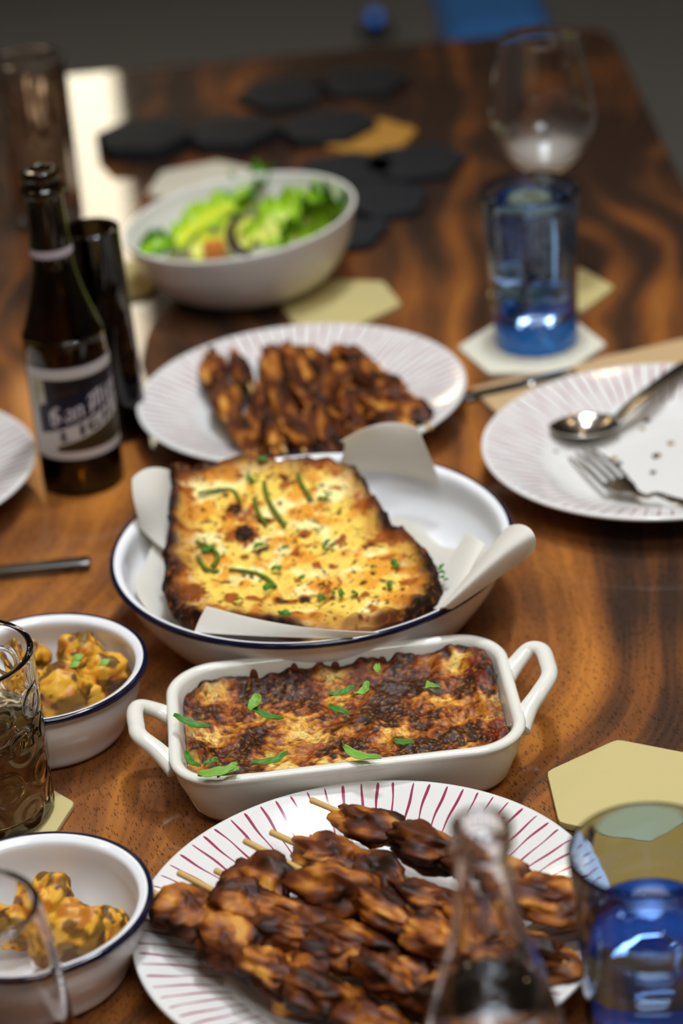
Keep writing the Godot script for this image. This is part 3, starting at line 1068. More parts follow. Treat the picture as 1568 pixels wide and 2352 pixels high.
	for p in strips:
		var path := curve3(p, 8)
		for k in path.size():
			path[k].y = bread_height(path[k].z) + 0.0022
			path[k] -= t.position
		put("pepper_strip", tube(path, func(_t: float) -> Vector2: return Vector2(0.0016, 0.0011), 8).mesh(), M.pepper, t)
	var herb := sheet(7, 5, func(u: float, v: float) -> Vector3: return Vector3((u - 0.5) * 0.006, 0.0008 * sin(u * 5.0) + 0.0006 * sin(v * 4.0), (v - 0.5) * 0.004 * sin(PI * clampf(u, 0.08, 0.92))), 0.0003).mesh()
	var r := RandomNumberGenerator.new()
	r.seed = 14
	var fixed := [Vector3(-0.0522, 0.8200, -1.6070), Vector3(-0.0599, 0.8200, -1.5844), Vector3(-0.0104, 0.8100, -1.4960), Vector3(-0.0080, 0.8000, -1.4328), Vector3(0.0281, 0.8000, -1.4417), Vector3(0.0309, 0.8000, -1.4637), Vector3(0.0151, 0.8000, -1.4655), Vector3(-0.0382, 0.8100, -1.5015), Vector3(-0.0558, 0.8100, -1.5049), Vector3(-0.0112, 0.8200, -1.5576), Vector3(0.0633, 0.8000, -1.4515), Vector3(0.0618, 0.8000, -1.4400), Vector3(-0.0923, 0.8000, -1.5044), Vector3(-0.0426, 0.8000, -1.4135), Vector3(-0.0692, 0.8000, -1.4414), Vector3(0.0019, 0.8000, -1.4309), Vector3(0.0188, 0.8000, -1.4278), Vector3(-0.0306, 0.8100, -1.4573), Vector3(-0.0533, 0.8000, -1.4500), Vector3(-0.0181, 0.8000, -1.4289), Vector3(-0.0456, 0.8000, -1.4723)]
	for p in fixed:
		for q in r.randi_range(1, 3):
			var at: Vector3 = p + Vector3(r.randf_range(-0.003, 0.003), 0, r.randf_range(-0.004, 0.004))
			at.y = bread_height(at.z) + 0.004
			var o := put("parsley_bit", herb, M.herb, t)
			o.position = at - t.position
			o.rotation = Vector3(r.randf_range(-0.5, 0.5), r.randf_range(0, TAU), r.randf_range(-0.5, 0.5))
			o.scale = Vector3.ONE * r.randf_range(0.6, 1.25)


const DISH := Vector3(-0.0105, 0.75, -1.3205)
const DISH_TURN := 0.042


func baking_dish() -> void:
	var h := 0.0405
	var t := thing("baking_dish", "white stoneware baking dish with two loop handles, full of browned lasagna", "baking dish", DISH + Vector3(0, 0.0003, 0))
	t.rotation.y = DISH_TURN
	var hx := 0.1075
	var hz := 0.0695
	var loops := []
	for q in [[-0.028, 0.0, 0.016], [-0.020, 0.0004, 0.018], [-0.0145, 0.003, 0.02], [-0.011, 0.008, 0.022], [-0.007, 0.02, 0.024], [-0.003, h - 0.012, 0.030], [-0.0015, h - 0.004, 0.032], [0.0, h - 0.002, 0.033], [0.0003, h - 0.0005, 0.033], [-0.0010, h + 0.0012, 0.032], [-0.0035, h + 0.0016, 0.030], [-0.0060, h + 0.0008, 0.028], [-0.0075, h - 0.002, 0.027], [-0.0085, h - 0.008, 0.026], [-0.013, 0.015, 0.02], [-0.018, 0.008, 0.018], [-0.024, 0.0065, 0.014]]:
		loops.append([hx + q[0], hz + q[0], q[2], q[1]])
	put("body", loft_rr(loops, 200).mesh(), M.stoneware, t)
	for s in [-1.0, 1.0]:
		var path := curve3([Vector3(-(hx - 0.0040), h - 0.0075, -0.020), Vector3(-(hx + 0.006), h - 0.003, -0.0240), Vector3(-(hx + 0.0160), h + 0.002, -0.0232), Vector3(-(hx + 0.0196), h + 0.003, -0.016), Vector3(-(hx + 0.0190), h + 0.003, 0.0), Vector3(-(hx + 0.0170), h + 0.003, 0.0125), Vector3(-(hx + 0.007), h - 0.002, 0.023), Vector3(-(hx - 0.0035), h - 0.009, 0.036)], 8) if s < 0 else curve3([Vector3(hx - 0.0040, h - 0.0075, -0.022), Vector3(hx + 0.005, h - 0.003, -0.032), Vector3(hx + 0.0145, h + 0.002, -0.0385), Vector3(hx + 0.0215, h + 0.003, -0.0335), Vector3(hx + 0.0225, h + 0.003, -0.018), Vector3(hx + 0.0210, h + 0.003, -0.002), Vector3(hx + 0.0120, h + 0.001, 0.0135), Vector3(hx + 0.004, h - 0.003, 0.023), Vector3(hx - 0.0035, h - 0.009, 0.036)], 8)
		var w := func(u: float) -> Vector2:
			var e := pow(absf(u * 2.0 - 1.0), 3.0)
			return Vector2(0.0053 + 0.0018 * e, 0.0044 + 0.0006 * e)
		put("handle", tube(path, w, 16).mesh(), M.stoneware, t)
	# the baked filling
	var f := thing("lasagna", "browned cheesy baked lasagna filling the white baking dish", "baked pasta", DISH + Vector3(0, 0.009, 0))
	f.rotation.y = DISH_TURN
	var g := Geo.new()
	var n := 420
	var rings := 130
	var ix := hx - 0.0098
	var iz := hz - 0.0098
	var char := col(30, 17, 12)
	var brown := col(94, 44, 15)
	var rust := col(156, 74, 20)
	var tan := col(188, 116, 40)
	var gold := col(232, 162, 56)
	var cream := col(250, 214, 120)
	for j in rings + 1:
		var s := pow(float(j) / rings, 0.72)
		for k in n:
			var e := round_rect(ix, iz, 0.024, float(k) / n)
			var p := e * s
			var edge := e.length() * (1.0 - s)
			var q := Vector2(p.x, p.y) * 50.0
			var lump := nf.get_noise_2d(q.x * 0.85, q.y * 0.85 + 40.0)
			var mid := nf.get_noise_2d(q.x * 2.0 + 9.0, q.y * 2.0)
			var fine := nf.get_noise_2d(q.x * 8.0, q.y * 8.0 + 70.0)
			var back := step(0.0, -iz, p.y)
			var y := 0.0180 + lump * 0.0026 + mid * 0.0009 + fine * 0.0003
			y += step(0.022, 0.004, edge) * (0.003 + 0.004 * back + 0.006 * maxf(0.0, nf.get_noise_2d(q.x * 0.9, q.y * 0.9 + 5.0))) 
			y += 0.006 * step(0.04, 0.085, p.x) * back
			y = minf(y, 0.029 + 0.004 * back)
			g.v.append(Vector3(p.x, y, p.y))
			var tone := nf.get_noise_2d(q.x * 0.34 + 60.0, q.y * 0.46 + 0.25 * mid) * 1.1 + mid * 0.22 + nz.get_noise_2d(q.x * 2.6, q.y * 2.6 + 15.0) * 0.26 - 0.07 - 0.12 * step(0.0, 0.07, p.x) + 0.10 * step(0.0, -0.06, p.x) - lump * 0.15
			tone += 0.0
			var cc := brown.lerp(rust, step(-0.22, 0.0, tone))
			cc = cc.lerp(tan, step(0.0, 0.16, tone))
			cc = cc.lerp(gold, step(0.20, 0.36, tone))
			cc = cc.lerp(cream, step(0.40, 0.55, tone + fine * 0.2))
			cc = cc.lerp(char, 0.9 * step(-0.2, -0.48, tone + fine * 0.2))
			cc = cc.lerp(rust, 0.35 * step(0.15, 0.4, fine))
			cc = cc.lerp(char, 0.75 * step(-0.22, -0.5, fine * 0.7 + mid * 0.6))
			var speck := nf.get_noise_2d(q.x * 15.0 + 3.0, q.y * 15.0)
			var speck2 := nf.get_noise_2d(q.x * 5.0 + 80.0, q.y * 5.0)
			cc = cc.lerp(char, 0.45 * step(0.15, 0.5, speck2 + speck * 0.4))
			cc = cc.lerp(gold, 0.35 * step(0.3, 0.55, -speck2 + speck * 0.3))
			cc = cc * (0.92 + 0.35 * speck)
			cc = cc.lerp(col(140, 40, 18), 0.5 * step(ix - 0.022, ix - 0.006, p.x) * step(-0.1, 0.2, mid))
			var burn := step(0.011 + 0.006 * lump, 0.002, edge)
			cc = cc.lerp(char.lerp(col(110, 44, 18), step(-0.1, 0.3, mid + fine)), burn * (0.55 + 0.4 * back))
			g.c.append(cc)
	g.strip(0, n, rings + 1, true)
	var base := g.v.size()
	for q in [[0.0, 0.012], [-0.0085, -0.002], [-0.05, -0.0035]]:
		for k in n:
			var e := round_rect(ix + q[0] - 0.001, iz + q[0] * 0.9 - 0.001, maxf(0.004, 0.023 + q[0] * 0.4), float(k) / n)
			g.v.append(Vector3(e.x, q[1], e.y))
			g.c.append(brown)
	g.strip(base - n, n, 4, true)
	base = g.v.size()
	g.v.append(Vector3(0, -0.0035, 0))
	g.c.append(brown)
	for k in n:
		g.i.append_array([base, base - n + k, base - n + (k + 1) % n])
	put("filling", g.mesh(), M.baked, f)
	# baked-on drips on the far inner wall
	for q in [[-0.052, 0.013], [-0.026, 0.016], [-0.009, 0.011], [0.0, 0.009], [0.03, 0.008]]:
		var dr := blob(Vector3(0.0026, q[1] * 0.5, 0.0014), 10, 12, func(d): return 1.0 - 0.35 * d.y)
		put("baked_drip", dr.mesh(), mat("drip", 96, 44, 18, 0.4), f).position = Vector3(q[0], 0.026, -iz + 0.0006)
	# torn basil
	var leaves := [
		[Vector3(-0.0665, 0.7970, -1.3113), Vector3(-0.0614, 0.8020, -1.3225), 0.0075, 0.25, "pale folded basil piece standing on the lasagna's left half"],
		[Vector3(-0.0647, 0.7960, -1.3145), Vector3(-0.0464, 0.7960, -1.3009), 0.0055, 0.3, "dark curled basil strip touching the pale folded piece on the lasagna"],
		[Vector3(-0.0180, 0.7960, -1.3215), Vector3(-0.0018, 0.7970, -1.3278), 0.0065, 0.2, "pointed basil piece at the centre back of the lasagna"],
		[Vector3(-0.0022, 0.7970, -1.3192), Vector3(0.0067, 0.7990, -1.3277), 0.006, 0.5, "small forked basil piece beside the pointed one"],
		[Vector3(0.0138, 0.8000, -1.3477), Vector3(0.0129, 0.8000, -1.3373), 0.0045, 0.1, "tiny square basil piece near the lasagna's back edge"],
		[Vector3(-0.0181, 0.7950, -1.3136), Vector3(-0.0065, 0.7950, -1.3000), 0.0055, 0.3, "dark basil strip below the pointed piece on the lasagna"],
		[Vector3(0.0410, 0.7970, -1.3207), Vector3(0.0503, 0.7970, -1.3170), 0.009, 0.1, "triangular bright basil piece on the lasagna's right half"],
		[Vector3(-0.1128, 0.8000, -1.3085), Vector3(-0.0914, 0.7960, -1.2993), 0.0065, 0.3, "basil strip hanging over the dish's left rim"],
		[Vector3(-0.0666, 0.7940, -1.2559), Vector3(-0.0447, 0.7940, -1.2659), 0.0065, 0.35, "long curved basil strip near the lasagna's front edge, left of middle"],
		[Vector3(-0.0115, 0.7940, -1.2655), Vector3(0.0099, 0.7940, -1.2487), 0.0075, 0.35, "wavy pale basil strip at the front middle of the lasagna"],
		[Vector3(0.0185, 0.7940, -1.2680), Vector3(0.0303, 0.7940, -1.2622), 0.006, 0.2, "small dark basil piece right of the wavy strip"],
		[Vector3(-0.0984, 0.7940, -1.2510), Vector3(-0.0737, 0.7960, -1.2489), 0.0095, 0.3, "large bright basil strip in the dish's front left corner"],
		[Vector3(-0.0868, 0.7940, -1.2463), Vector3(-0.0749, 0.7970, -1.2555), 0.006, 0.2, "upright basil piece leaning on the large corner strip"],
		[Vector3(-0.0945, 0.7940, -1.2601), Vector3(-0.0867, 0.7950, -1.2667), 0.005, 0.3, "little basil scrap behind the large corner strip"],
		[Vector3(-0.1056, 0.7940, -1.2762), Vector3(-0.0966, 0.7940, -1.2591), 0.0045, 0.3, "narrow dark basil strip along the dish's left inner wall"],
	]
	for k in leaves.size():
		var q: Array = leaves[k]
		var a: Vector3 = q[0]
		var b: Vector3 = q[1]
		var d := b - a
		var side := d.cross(Vector3.UP).normalized()
		var wid: float = q[2]
		var bend: float = q[3]
		var fn := func(u: float, v: float) -> Vector3:
			var prof := pow(sin(PI * clampf(u * 0.92 + 0.05, 0.0, 1.0)), 0.55)
			if k == 6:
				prof = 1.02 - u
			var s := (v - 0.5) * wid * prof
			return d * u + side * (s + bend * d.length() * 0.35 * sin(u * PI)) + Vector3(0, 0.0016 + 0.0022 * sin(u * 5.0 + k) * bend + absf(v - 0.5) * wid * 0.45 + 0.0003 * sin(u * 17.0 + v * 7.0), 0)
		var o := put("basil_piece", sheet(22, 9, fn, 0.0004).mesh(), M.herb_pale if k in [0, 3, 4, 6, 9, 11, 12] else M.herb)
		o.position = a
		tag(o, q[4], "herb", "basil pieces on the lasagna")


func potato(at: Vector3, size: Vector3, turn: float, seed_: float, label: String, group: String) -> void:
	var skin := col(128, 92, 34)
	var dark := col(78, 42, 16)
	var gold := col(226, 168, 52)
	var deep := col(190, 116, 34)
	var fm := func(d: Vector3) -> float:
		return 1.0 + 0.36 * nf.get_noise_3d(d.x * 0.8 + seed_, d.y * 0.8, d.z * 0.8) + 0.045 * nz.get_noise_3d(d.x * 4.0, d.y * 4.0 + seed_, d.z * 4.0)
	var pn := func(d: Vector3, _p: Vector3) -> Color:
		var a := nf.get_noise_3d(d.x * 0.55 + seed_ * 2.0, d.y * 0.55, d.z * 0.55)
		var b := nf.get_noise_3d(d.x * 1.3, d.y * 1.3 + seed_, d.z * 1.3)
		var c := gold.lerp(deep, step(-0.1, 0.35, b))
		c = c.lerp(skin, step(0.02, 0.14, a - d.y * 0.25))
		c = c.lerp(dark, 0.85 * step(0.16, 0.34, nf.get_noise_3d(d.x * 1.2 + 40.0, d.y * 1.2 + seed_, d.z * 1.2) + a * 0.15))
		return c
	var o := put("roast_potato", blob(size, 44, 60, fm, pn).mesh(), M.potato)
	o.position = at
	o.rotation = Vector3(0.2 * sin(seed_), turn, 0.2 * cos(seed_))
	tag(o, label, "potato", group)


func small_bowls() -> void:
	enamel(Vector3(-0.1987, TOP + 0.0003, -1.3857), 0.0672, 0.05, 0.042, "small white enamel bowl with navy rim, full of roast potatoes, left of the baking dish", "enamel_bowl", "bowl", "small enamel bowls")
	enamel(Vector3(-0.1883, TOP + 0.0003, -1.1332), 0.0662, 0.05, 0.042, "small white enamel bowl with navy rim, partly empty, left of the near skewer plate", "enamel_bowl", "bowl", "small enamel bowls")
	var a := "potatoes in the fuller bowl"
	potato(Vector3(-0.1880, 0.7840, -1.3793), Vector3(0.022, 0.016, 0.017), 0.4, 1.0, "large crisp-edged smashed potato on top in the fuller bowl", a)
	potato(Vector3(-0.1774, 0.7860, -1.4230), Vector3(0.019, 0.015, 0.014), 1.2, 2.3, "browned potato at the back of the fuller bowl, its top highest", a)
	potato(Vector3(-0.1617, 0.7800, -1.4037), Vector3(0.016, 0.013, 0.013), 0.2, 3.9, "smooth yellow potato wedge against the right side of the fuller bowl", a)
	potato(Vector3(-0.2138, 0.7820, -1.4279), Vector3(0.016, 0.014, 0.014), 2.0, 5.1, "small potato behind the beer glass rim in the fuller bowl", a)
	potato(Vector3(-0.1811, 0.7740, -1.3827), Vector3(0.021, 0.011, 0.013), 0.1, 6.4, "low golden potato piece at the front of the fuller bowl", a)
	potato(Vector3(-0.1701, 0.7680, -1.3990), Vector3(0.018, 0.010, 0.012), 0.6, 7.7, "dark potato scrap tucked under the wedge in the fuller bowl", a)
	potato(Vector3(-0.2134, 0.7740, -1.4055), Vector3(0.018, 0.014, 0.015), 0.9, 8.2, "potato half hidden by the beer glass in the fuller bowl", a)
	var b := "potatoes in the emptier bowl"
	potato(Vector3(-0.1662, 0.7760, -1.1356), Vector3(0.017, 0.016, 0.015), 0.3, 11.0, "bright yellow potato at the front of the emptier bowl", b)
	potato(Vector3(-0.1845, 0.7740, -1.1715), Vector3(0.017, 0.013, 0.013), 0.8, 12.6, "brown potato at the back of the emptier bowl", b)
	potato(Vector3(-0.1505, 0.7700, -1.1460), Vector3(0.012, 0.012, 0.011), 0.3, 14.2, "small dark-skinned potato at the right of the emptier bowl", b)
	potato(Vector3(-0.2013, 0.7720, -1.1543), Vector3(0.016, 0.012, 0.014), 0.3, 15.5, "potato seen through the clear drinking glass in the emptier bowl", b)
	var spots := [[Vector3(-0.1756, 0.8020, -1.3891), "green thyme leaf on the back potato of the fuller bowl"], [Vector3(-0.1589, 0.7970, -1.3885), "green thyme leaf on the right potato wedge"], [Vector3(-0.1770, 0.8010, -1.3824), "green herb scrap between the potatoes of the fuller bowl"]]
	for q in spots:
		var f := func(u: float, v: float) -> Vector3: return Vector3((u - 0.5) * 0.008, 0.001 * sin(u * PI), (v - 0.5) * 0.005 * sin(PI * clampf(u, 0.06, 0.94)))
		var o := put("thyme_leaf", sheet(12, 7, f, 0.0004).mesh(), M.herb_pale)
		o.position = q[0]
		o.rotation = Vector3(0.4, 0.5, 0.2)
		tag(o, q[1], "herb", "thyme on the potatoes")


func leaf_sheet(L: float, W: float, ruffle: float, curl: float, seed_: float, tip: Color, base: Color) -> Geo:
	var f := func(u: float, v: float) -> Vector3:
		var w := W * pow(sin(PI * clampf(0.06 + u * 0.88, 0.0, 1.0)), 0.7)
		var s := v * 2.0 - 1.0
		var e := absf(s)
		var rf := ruffle * e * e * (sin(u * 22.0 + seed_ + s * 2.0) + 0.6 * sin(u * 37.0 + seed_ * 2.0))
		return Vector3(u * L, curl * sin(u * PI) + rf + 0.25 * W * e * e, s * w + 0.2 * rf)
	var pn := func(u: float, v: float, p: Vector3) -> Color:
		var e := absf(v * 2.0 - 1.0)
		return base.lerp(tip, clampf(step(0.15, 0.8, e + 0.35 * u) + 0.4 * nf.get_noise_2d(u * 9.0, v * 7.0 + seed_), 0.0, 1.0))
	return sheet(60, 30, f, 0.0006, pn)


func salad() -> void:
	var at := Vector3(-0.0655, TOP + 0.0003, -2.106)
	var t := thing("salad_bowl", "deep white ceramic bowl with a slanted rim holding green salad", "bowl", at)
	var p := curve([Vector2(0, 0.002), Vector2(0.04, 0.0015), Vector2(0.048, 0.0), Vector2(0.056, 0.003), Vector2(0.078, 0.016), Vector2(0.094, 0.037), Vector2(0.1010, 0.058), Vector2(0.1035, 0.0685), Vector2(0.1025, 0.0705), Vector2(0.1000, 0.069), Vector2(0.0975, 0.058), Vector2(0.090, 0.039), Vector2(0.074, 0.020), Vector2(0.05, 0.008), Vector2(0, 0.006)], 5)
	var bend := func(q: Vector3, _a: float, _j: int) -> Vector3:
		return q + Vector3(0, 0.075 * q.x * pow(clampf(q.y / 0.069, 0.0, 1.0), 1.5), 0)
	put("body", lathe(p, 160, bend).mesh(), M.white_glaze, t)
	var lime := col(226, 232, 66)
	var green := col(158, 204, 30)
	var deep := col(66, 128, 18)
	var pale := col(232, 232, 120)
	var list := [
		[Vector3(-0.1320, 0.7840, -2.1308), Vector3(0.10, 0.75, 0.15), 0.115, 0.021, 0.004, 0.012, 1.0, green, lime, "long lime green lettuce leaf rising across the middle of the salad"],
		[Vector3(-0.0797, 0.7940, -2.1736), Vector3(0.3, 0.85, -0.2), 0.075, 0.022, 0.006, 0.006, 2.2, deep, green, "dark-tipped lettuce leaf standing at the back of the salad"],
		[Vector3(-0.0609, 0.7890, -2.1108), Vector3(0.1, 0.35, 0.5), 0.085, 0.030, 0.008, 0.016, 3.1, green, pale, "ruffled lettuce leaf curling behind the onion ring"],
		[Vector3(-0.0334, 0.7940, -2.0964), Vector3(0.2, 0.5, -0.3), 0.078, 0.030, 0.009, 0.018, 4.4, deep, green, "dark ruffled lettuce leaf on the salad's right side"],
		[Vector3(-0.0129, 0.7990, -2.1211), Vector3(0.0, 0.9, 0.2), 0.06, 0.026, 0.008, 0.01, 5.6, green, lime, "bright lettuce leaf leaning on the bowl's right rim"],
		[Vector3(-0.1575, 0.7940, -2.1013), Vector3(0.1, 0.4, 0.6), 0.035, 0.014, 0.004, 0.008, 6.3, deep, green, "small dark lettuce leaf against the bowl's left side"],
		[Vector3(-0.1126, 0.7800, -2.1202), Vector3(0.0, 0.1, 0.1), 0.12, 0.03, 0.005, 0.01, 7.9, lime, pale, "pale lettuce leaf lying flat at the front of the salad"],
	]
	for q in list:
		var g := leaf_sheet(q[2], q[3], q[4], q[5], q[6], q[7], q[8])
		var o := put("lettuce_leaf", g.mesh(), M.leaf)
		o.position = q[0]
		o.rotation = Vector3(q[1].z, q[1].y, q[1].x)
		tag(o, q[9], "lettuce", "lettuce leaves in the salad bowl")
	var path := curve3([Vector3(-0.0625, 0.8090, -2.1383), Vector3(-0.0723, 0.8110, -2.1105), Vector3(-0.0752, 0.8100, -2.0818), Vector3(-0.0692, 0.8060, -2.0623), Vector3(-0.0582, 0.8020, -2.0593)], 8)
	var o0 := path[0]
	for k in path.size():
		path[k] -= o0
	var on := put("onion_ring", tube(path, func(u: float) -> Vector2: return Vector2(0.0045, 0.0055) * (0.5 + 0.5 * sin(PI * clampf(u, 0.1, 0.9))), 12).mesh(), M.onion)
	on.position = o0
	tag(on, "dark purple curved onion slice in the middle of the salad", "onion")
	var cr := put("crouton", blob(Vector3(0.012, 0.008, 0.010), 16, 22, func(d): return 0.8 / maxf(maxf(absf(d.x), absf(d.y)), absf(d.z)) * (1.0 + 0.1 * nz.get_noise_3d(d.x * 4, d.y * 4, d.z * 4))).mesh(), M.crouton)
	cr.position = Vector3(-0.0909, 0.7920, -2.1034)
	tag(cr, "orange toasted crouton at the front of the salad", "crouton")


func meat_piece(size: Vector3, seed_: float, shine: float) -> Geo:
	var char := col(36, 18, 10)
	var brown := col(88, 42, 16)
	var amber := col(166, 96, 34)
	var gold := col(208, 146, 62)
	var fm := func(d: Vector3) -> float:
		return 1.0 + 0.45 * nf.get_noise_3d(d.x * 0.8 + seed_, d.y * 0.8, d.z * 0.8) + 0.16 * nf.get_noise_3d(d.x * 2.2, d.y * 2.2, d.z * 2.2 + seed_) + 0.03 * nz.get_noise_3d(d.x * 5.0, d.y * 5.0, d.z * 5.0 + seed_)
	var pn := func(d: Vector3, _p: Vector3) -> Color:
		var a := 1.05 * nf.get_noise_3d(d.x * 0.62 + seed_ * 1.7, d.y * 0.62, d.z * 0.62 + 3.0) + 0.42 * nf.get_noise_3d(d.x * 1.9, d.y * 1.9 + seed_, d.z * 1.9) + 0.14 * nz.get_noise_3d(d.x * 4.5, d.y * 4.5 + seed_, d.z * 4.5) + shine
		var c := char.lerp(brown, step(-0.5, -0.05, a))
		c = c.lerp(amber, step(0.02, 0.42, a))
		return c.lerp(gold, step(0.4, 0.75, a))
	return blob(size, 26, 38, fm, pn)


func skewer(a: Vector3, b: Vector3, from: float, count: int, fat: float, seed_: float, shine: float, label: String, group: String) -> void:
	var t := thing("meat_skewer", label, "skewer", a, group)
	var d := b - a
	var path := PackedVector3Array([Vector3.ZERO, d * 0.02, d * 0.5, d * 0.98, d])
	put("stick", tube(path, func(u: float) -> Vector2: return Vector2.ONE * (0.0019 if u < 0.9 else 0.0012), 8).mesh(), M.bamboo, t)
	var r := RandomNumberGenerator.new()
	r.seed = int(seed_ * 100.0) + 5
	var span := 0.985 - from
	var L := d.length() * span / count
	for k in count:
		var c := d * (from + span * (k + 0.5) / count)
		var w := r.randf_range(0.85, 1.2) * fat
		var o := put("meat_piece", meat_piece(Vector3(L * 0.62, 0.0095 * minf(w, 1.1), 0.0145 * w), seed_ * 3.0 + k * 1.37, shine).mesh(), M.meat, t)
		o.position = c + Vector3(r.randf_range(-0.001, 0.001), r.randf_range(-0.0005, 0.0015), r.randf_range(-0.003, 0.003))
		o.rotation = Vector3(r.randf_range(-0.7, 0.7), atan2(-d.z, d.x) + r.randf_range(-0.25, 0.25), atan2(d.y, Vector2(d.x, d.z).length()))


func skewers() -> void:
	var g := "skewers on the near striped plate"
	skewer(Vector3(-0.0328, 0.7890, -1.2238), Vector3(0.1092, 0.7910, -1.0852), 0.11, 4, 1.05, 1.1, 0.05, "farthest skewer on the near plate, its stick tip over the back rim stripes", g)
	skewer(Vector3(-0.0571, 0.7850, -1.2008), Vector3(0.0949, 0.7850, -1.0559), 0.13, 5, 1.0, 2.4, -0.02, "second skewer from the back on the near plate", g)
	skewer(Vector3(-0.0713, 0.7950, -1.1801), Vector3(0.0725, 0.7990, -1.0214), 0.24, 4, 1.0, 3.2, 0.0, "skewer with the longest bare stick, third from the back on the near plate", g)
	skewer(Vector3(-0.0889, 0.7850, -1.1683), Vector3(0.0571, 0.7870, -1.0177), 0.06, 5, 1.05, 4.6, -0.03, "fourth skewer from the back on the near plate, short stub showing", g)
	skewer(Vector3(-0.1089, 0.7910, -1.1610), Vector3(0.0410, 0.7890, -1.0107), 0.14, 5, 1.05, 5.3, 0.02, "fifth skewer from the back on the near plate", g)
	skewer(Vector3(-0.1233, 0.7870, -1.1503), Vector3(0.0006, 0.7890, -0.9994), 0.06, 5, 1.15, 6.8, 0.0, "skewer nearest the plate's left rim, second from the front on the near plate", g)
	skewer(Vector3(-0.0787, 0.7790, -1.1144), Vector3(0.0128, 0.7790, -0.9963), 0.02, 4, 1.1, 7.9, 0.04, "frontmost skewer on the near plate, its meat hanging toward the rim", g)
	skewer(Vector3(-0.0158, 0.7770, -1.1432), Vector3(0.1010, 0.7770, -1.0524), 0.0, 4, 1.0, 8.7, -0.05, "lower skewer hidden beneath the others on the near plate", g)
	var h := "skewers on the plate behind the flatbread"
	skewer(Vector3(-0.1016, 0.7760, -1.9153), Vector3(-0.0594, 0.7760, -1.7160), 0.03, 3, 0.80, 11.0, 0.0, "leftmost skewer of the fan behind the flatbread", h)
	skewer(Vector3(-0.0764, 0.7760, -1.9033), Vector3(-0.0379, 0.7800, -1.7033), 0.03, 3, 0.67, 12.1, -0.06, "second skewer from the left in the fan, narrow and dark", h)
	skewer(Vector3(-0.0488, 0.7780, -1.9075), Vector3(-0.0232, 0.7800, -1.7002), 0.03, 3, 0.84, 13.5, -0.05, "third skewer from the left in the fan, charred at the top", h)
	skewer(Vector3(-0.0294, 0.7780, -1.9102), Vector3(-0.0101, 0.7840, -1.6893), 0.04, 3, 0.84, 14.9, -0.03, "fourth skewer from the left in the fan", h)
	skewer(Vector3(-0.0096, 0.7760, -1.9048), Vector3(0.0012, 0.7840, -1.6869), 0.05, 3, 0.84, 15.2, 0.0, "middle skewer of the fan, just right of its centre", h)
	skewer(Vector3(0.0082, 0.7740, -1.8684), Vector3(0.0189, 0.7800, -1.6914), 0.05, 3, 0.88, 16.3, 0.02, "third skewer from the right in the fan", h)
	skewer(Vector3(0.0735, 0.7780, -1.7254), Vector3(0.0091, 0.7840, -1.8788), 0.10, 4, 0.9, 18.8, 0.03, "rightmost skewer of the fan, its pointed stick over the plate's edge", h)
	skewer(Vector3(0.0318, 0.7740, -1.8527), Vector3(0.0393, 0.7760, -1.7102), 0.02, 3, 1.1, 17.4, 0.04, "second skewer from the right in the fan, lying under the rightmost", h)


# ---------------------------------------------------------------- cutlery

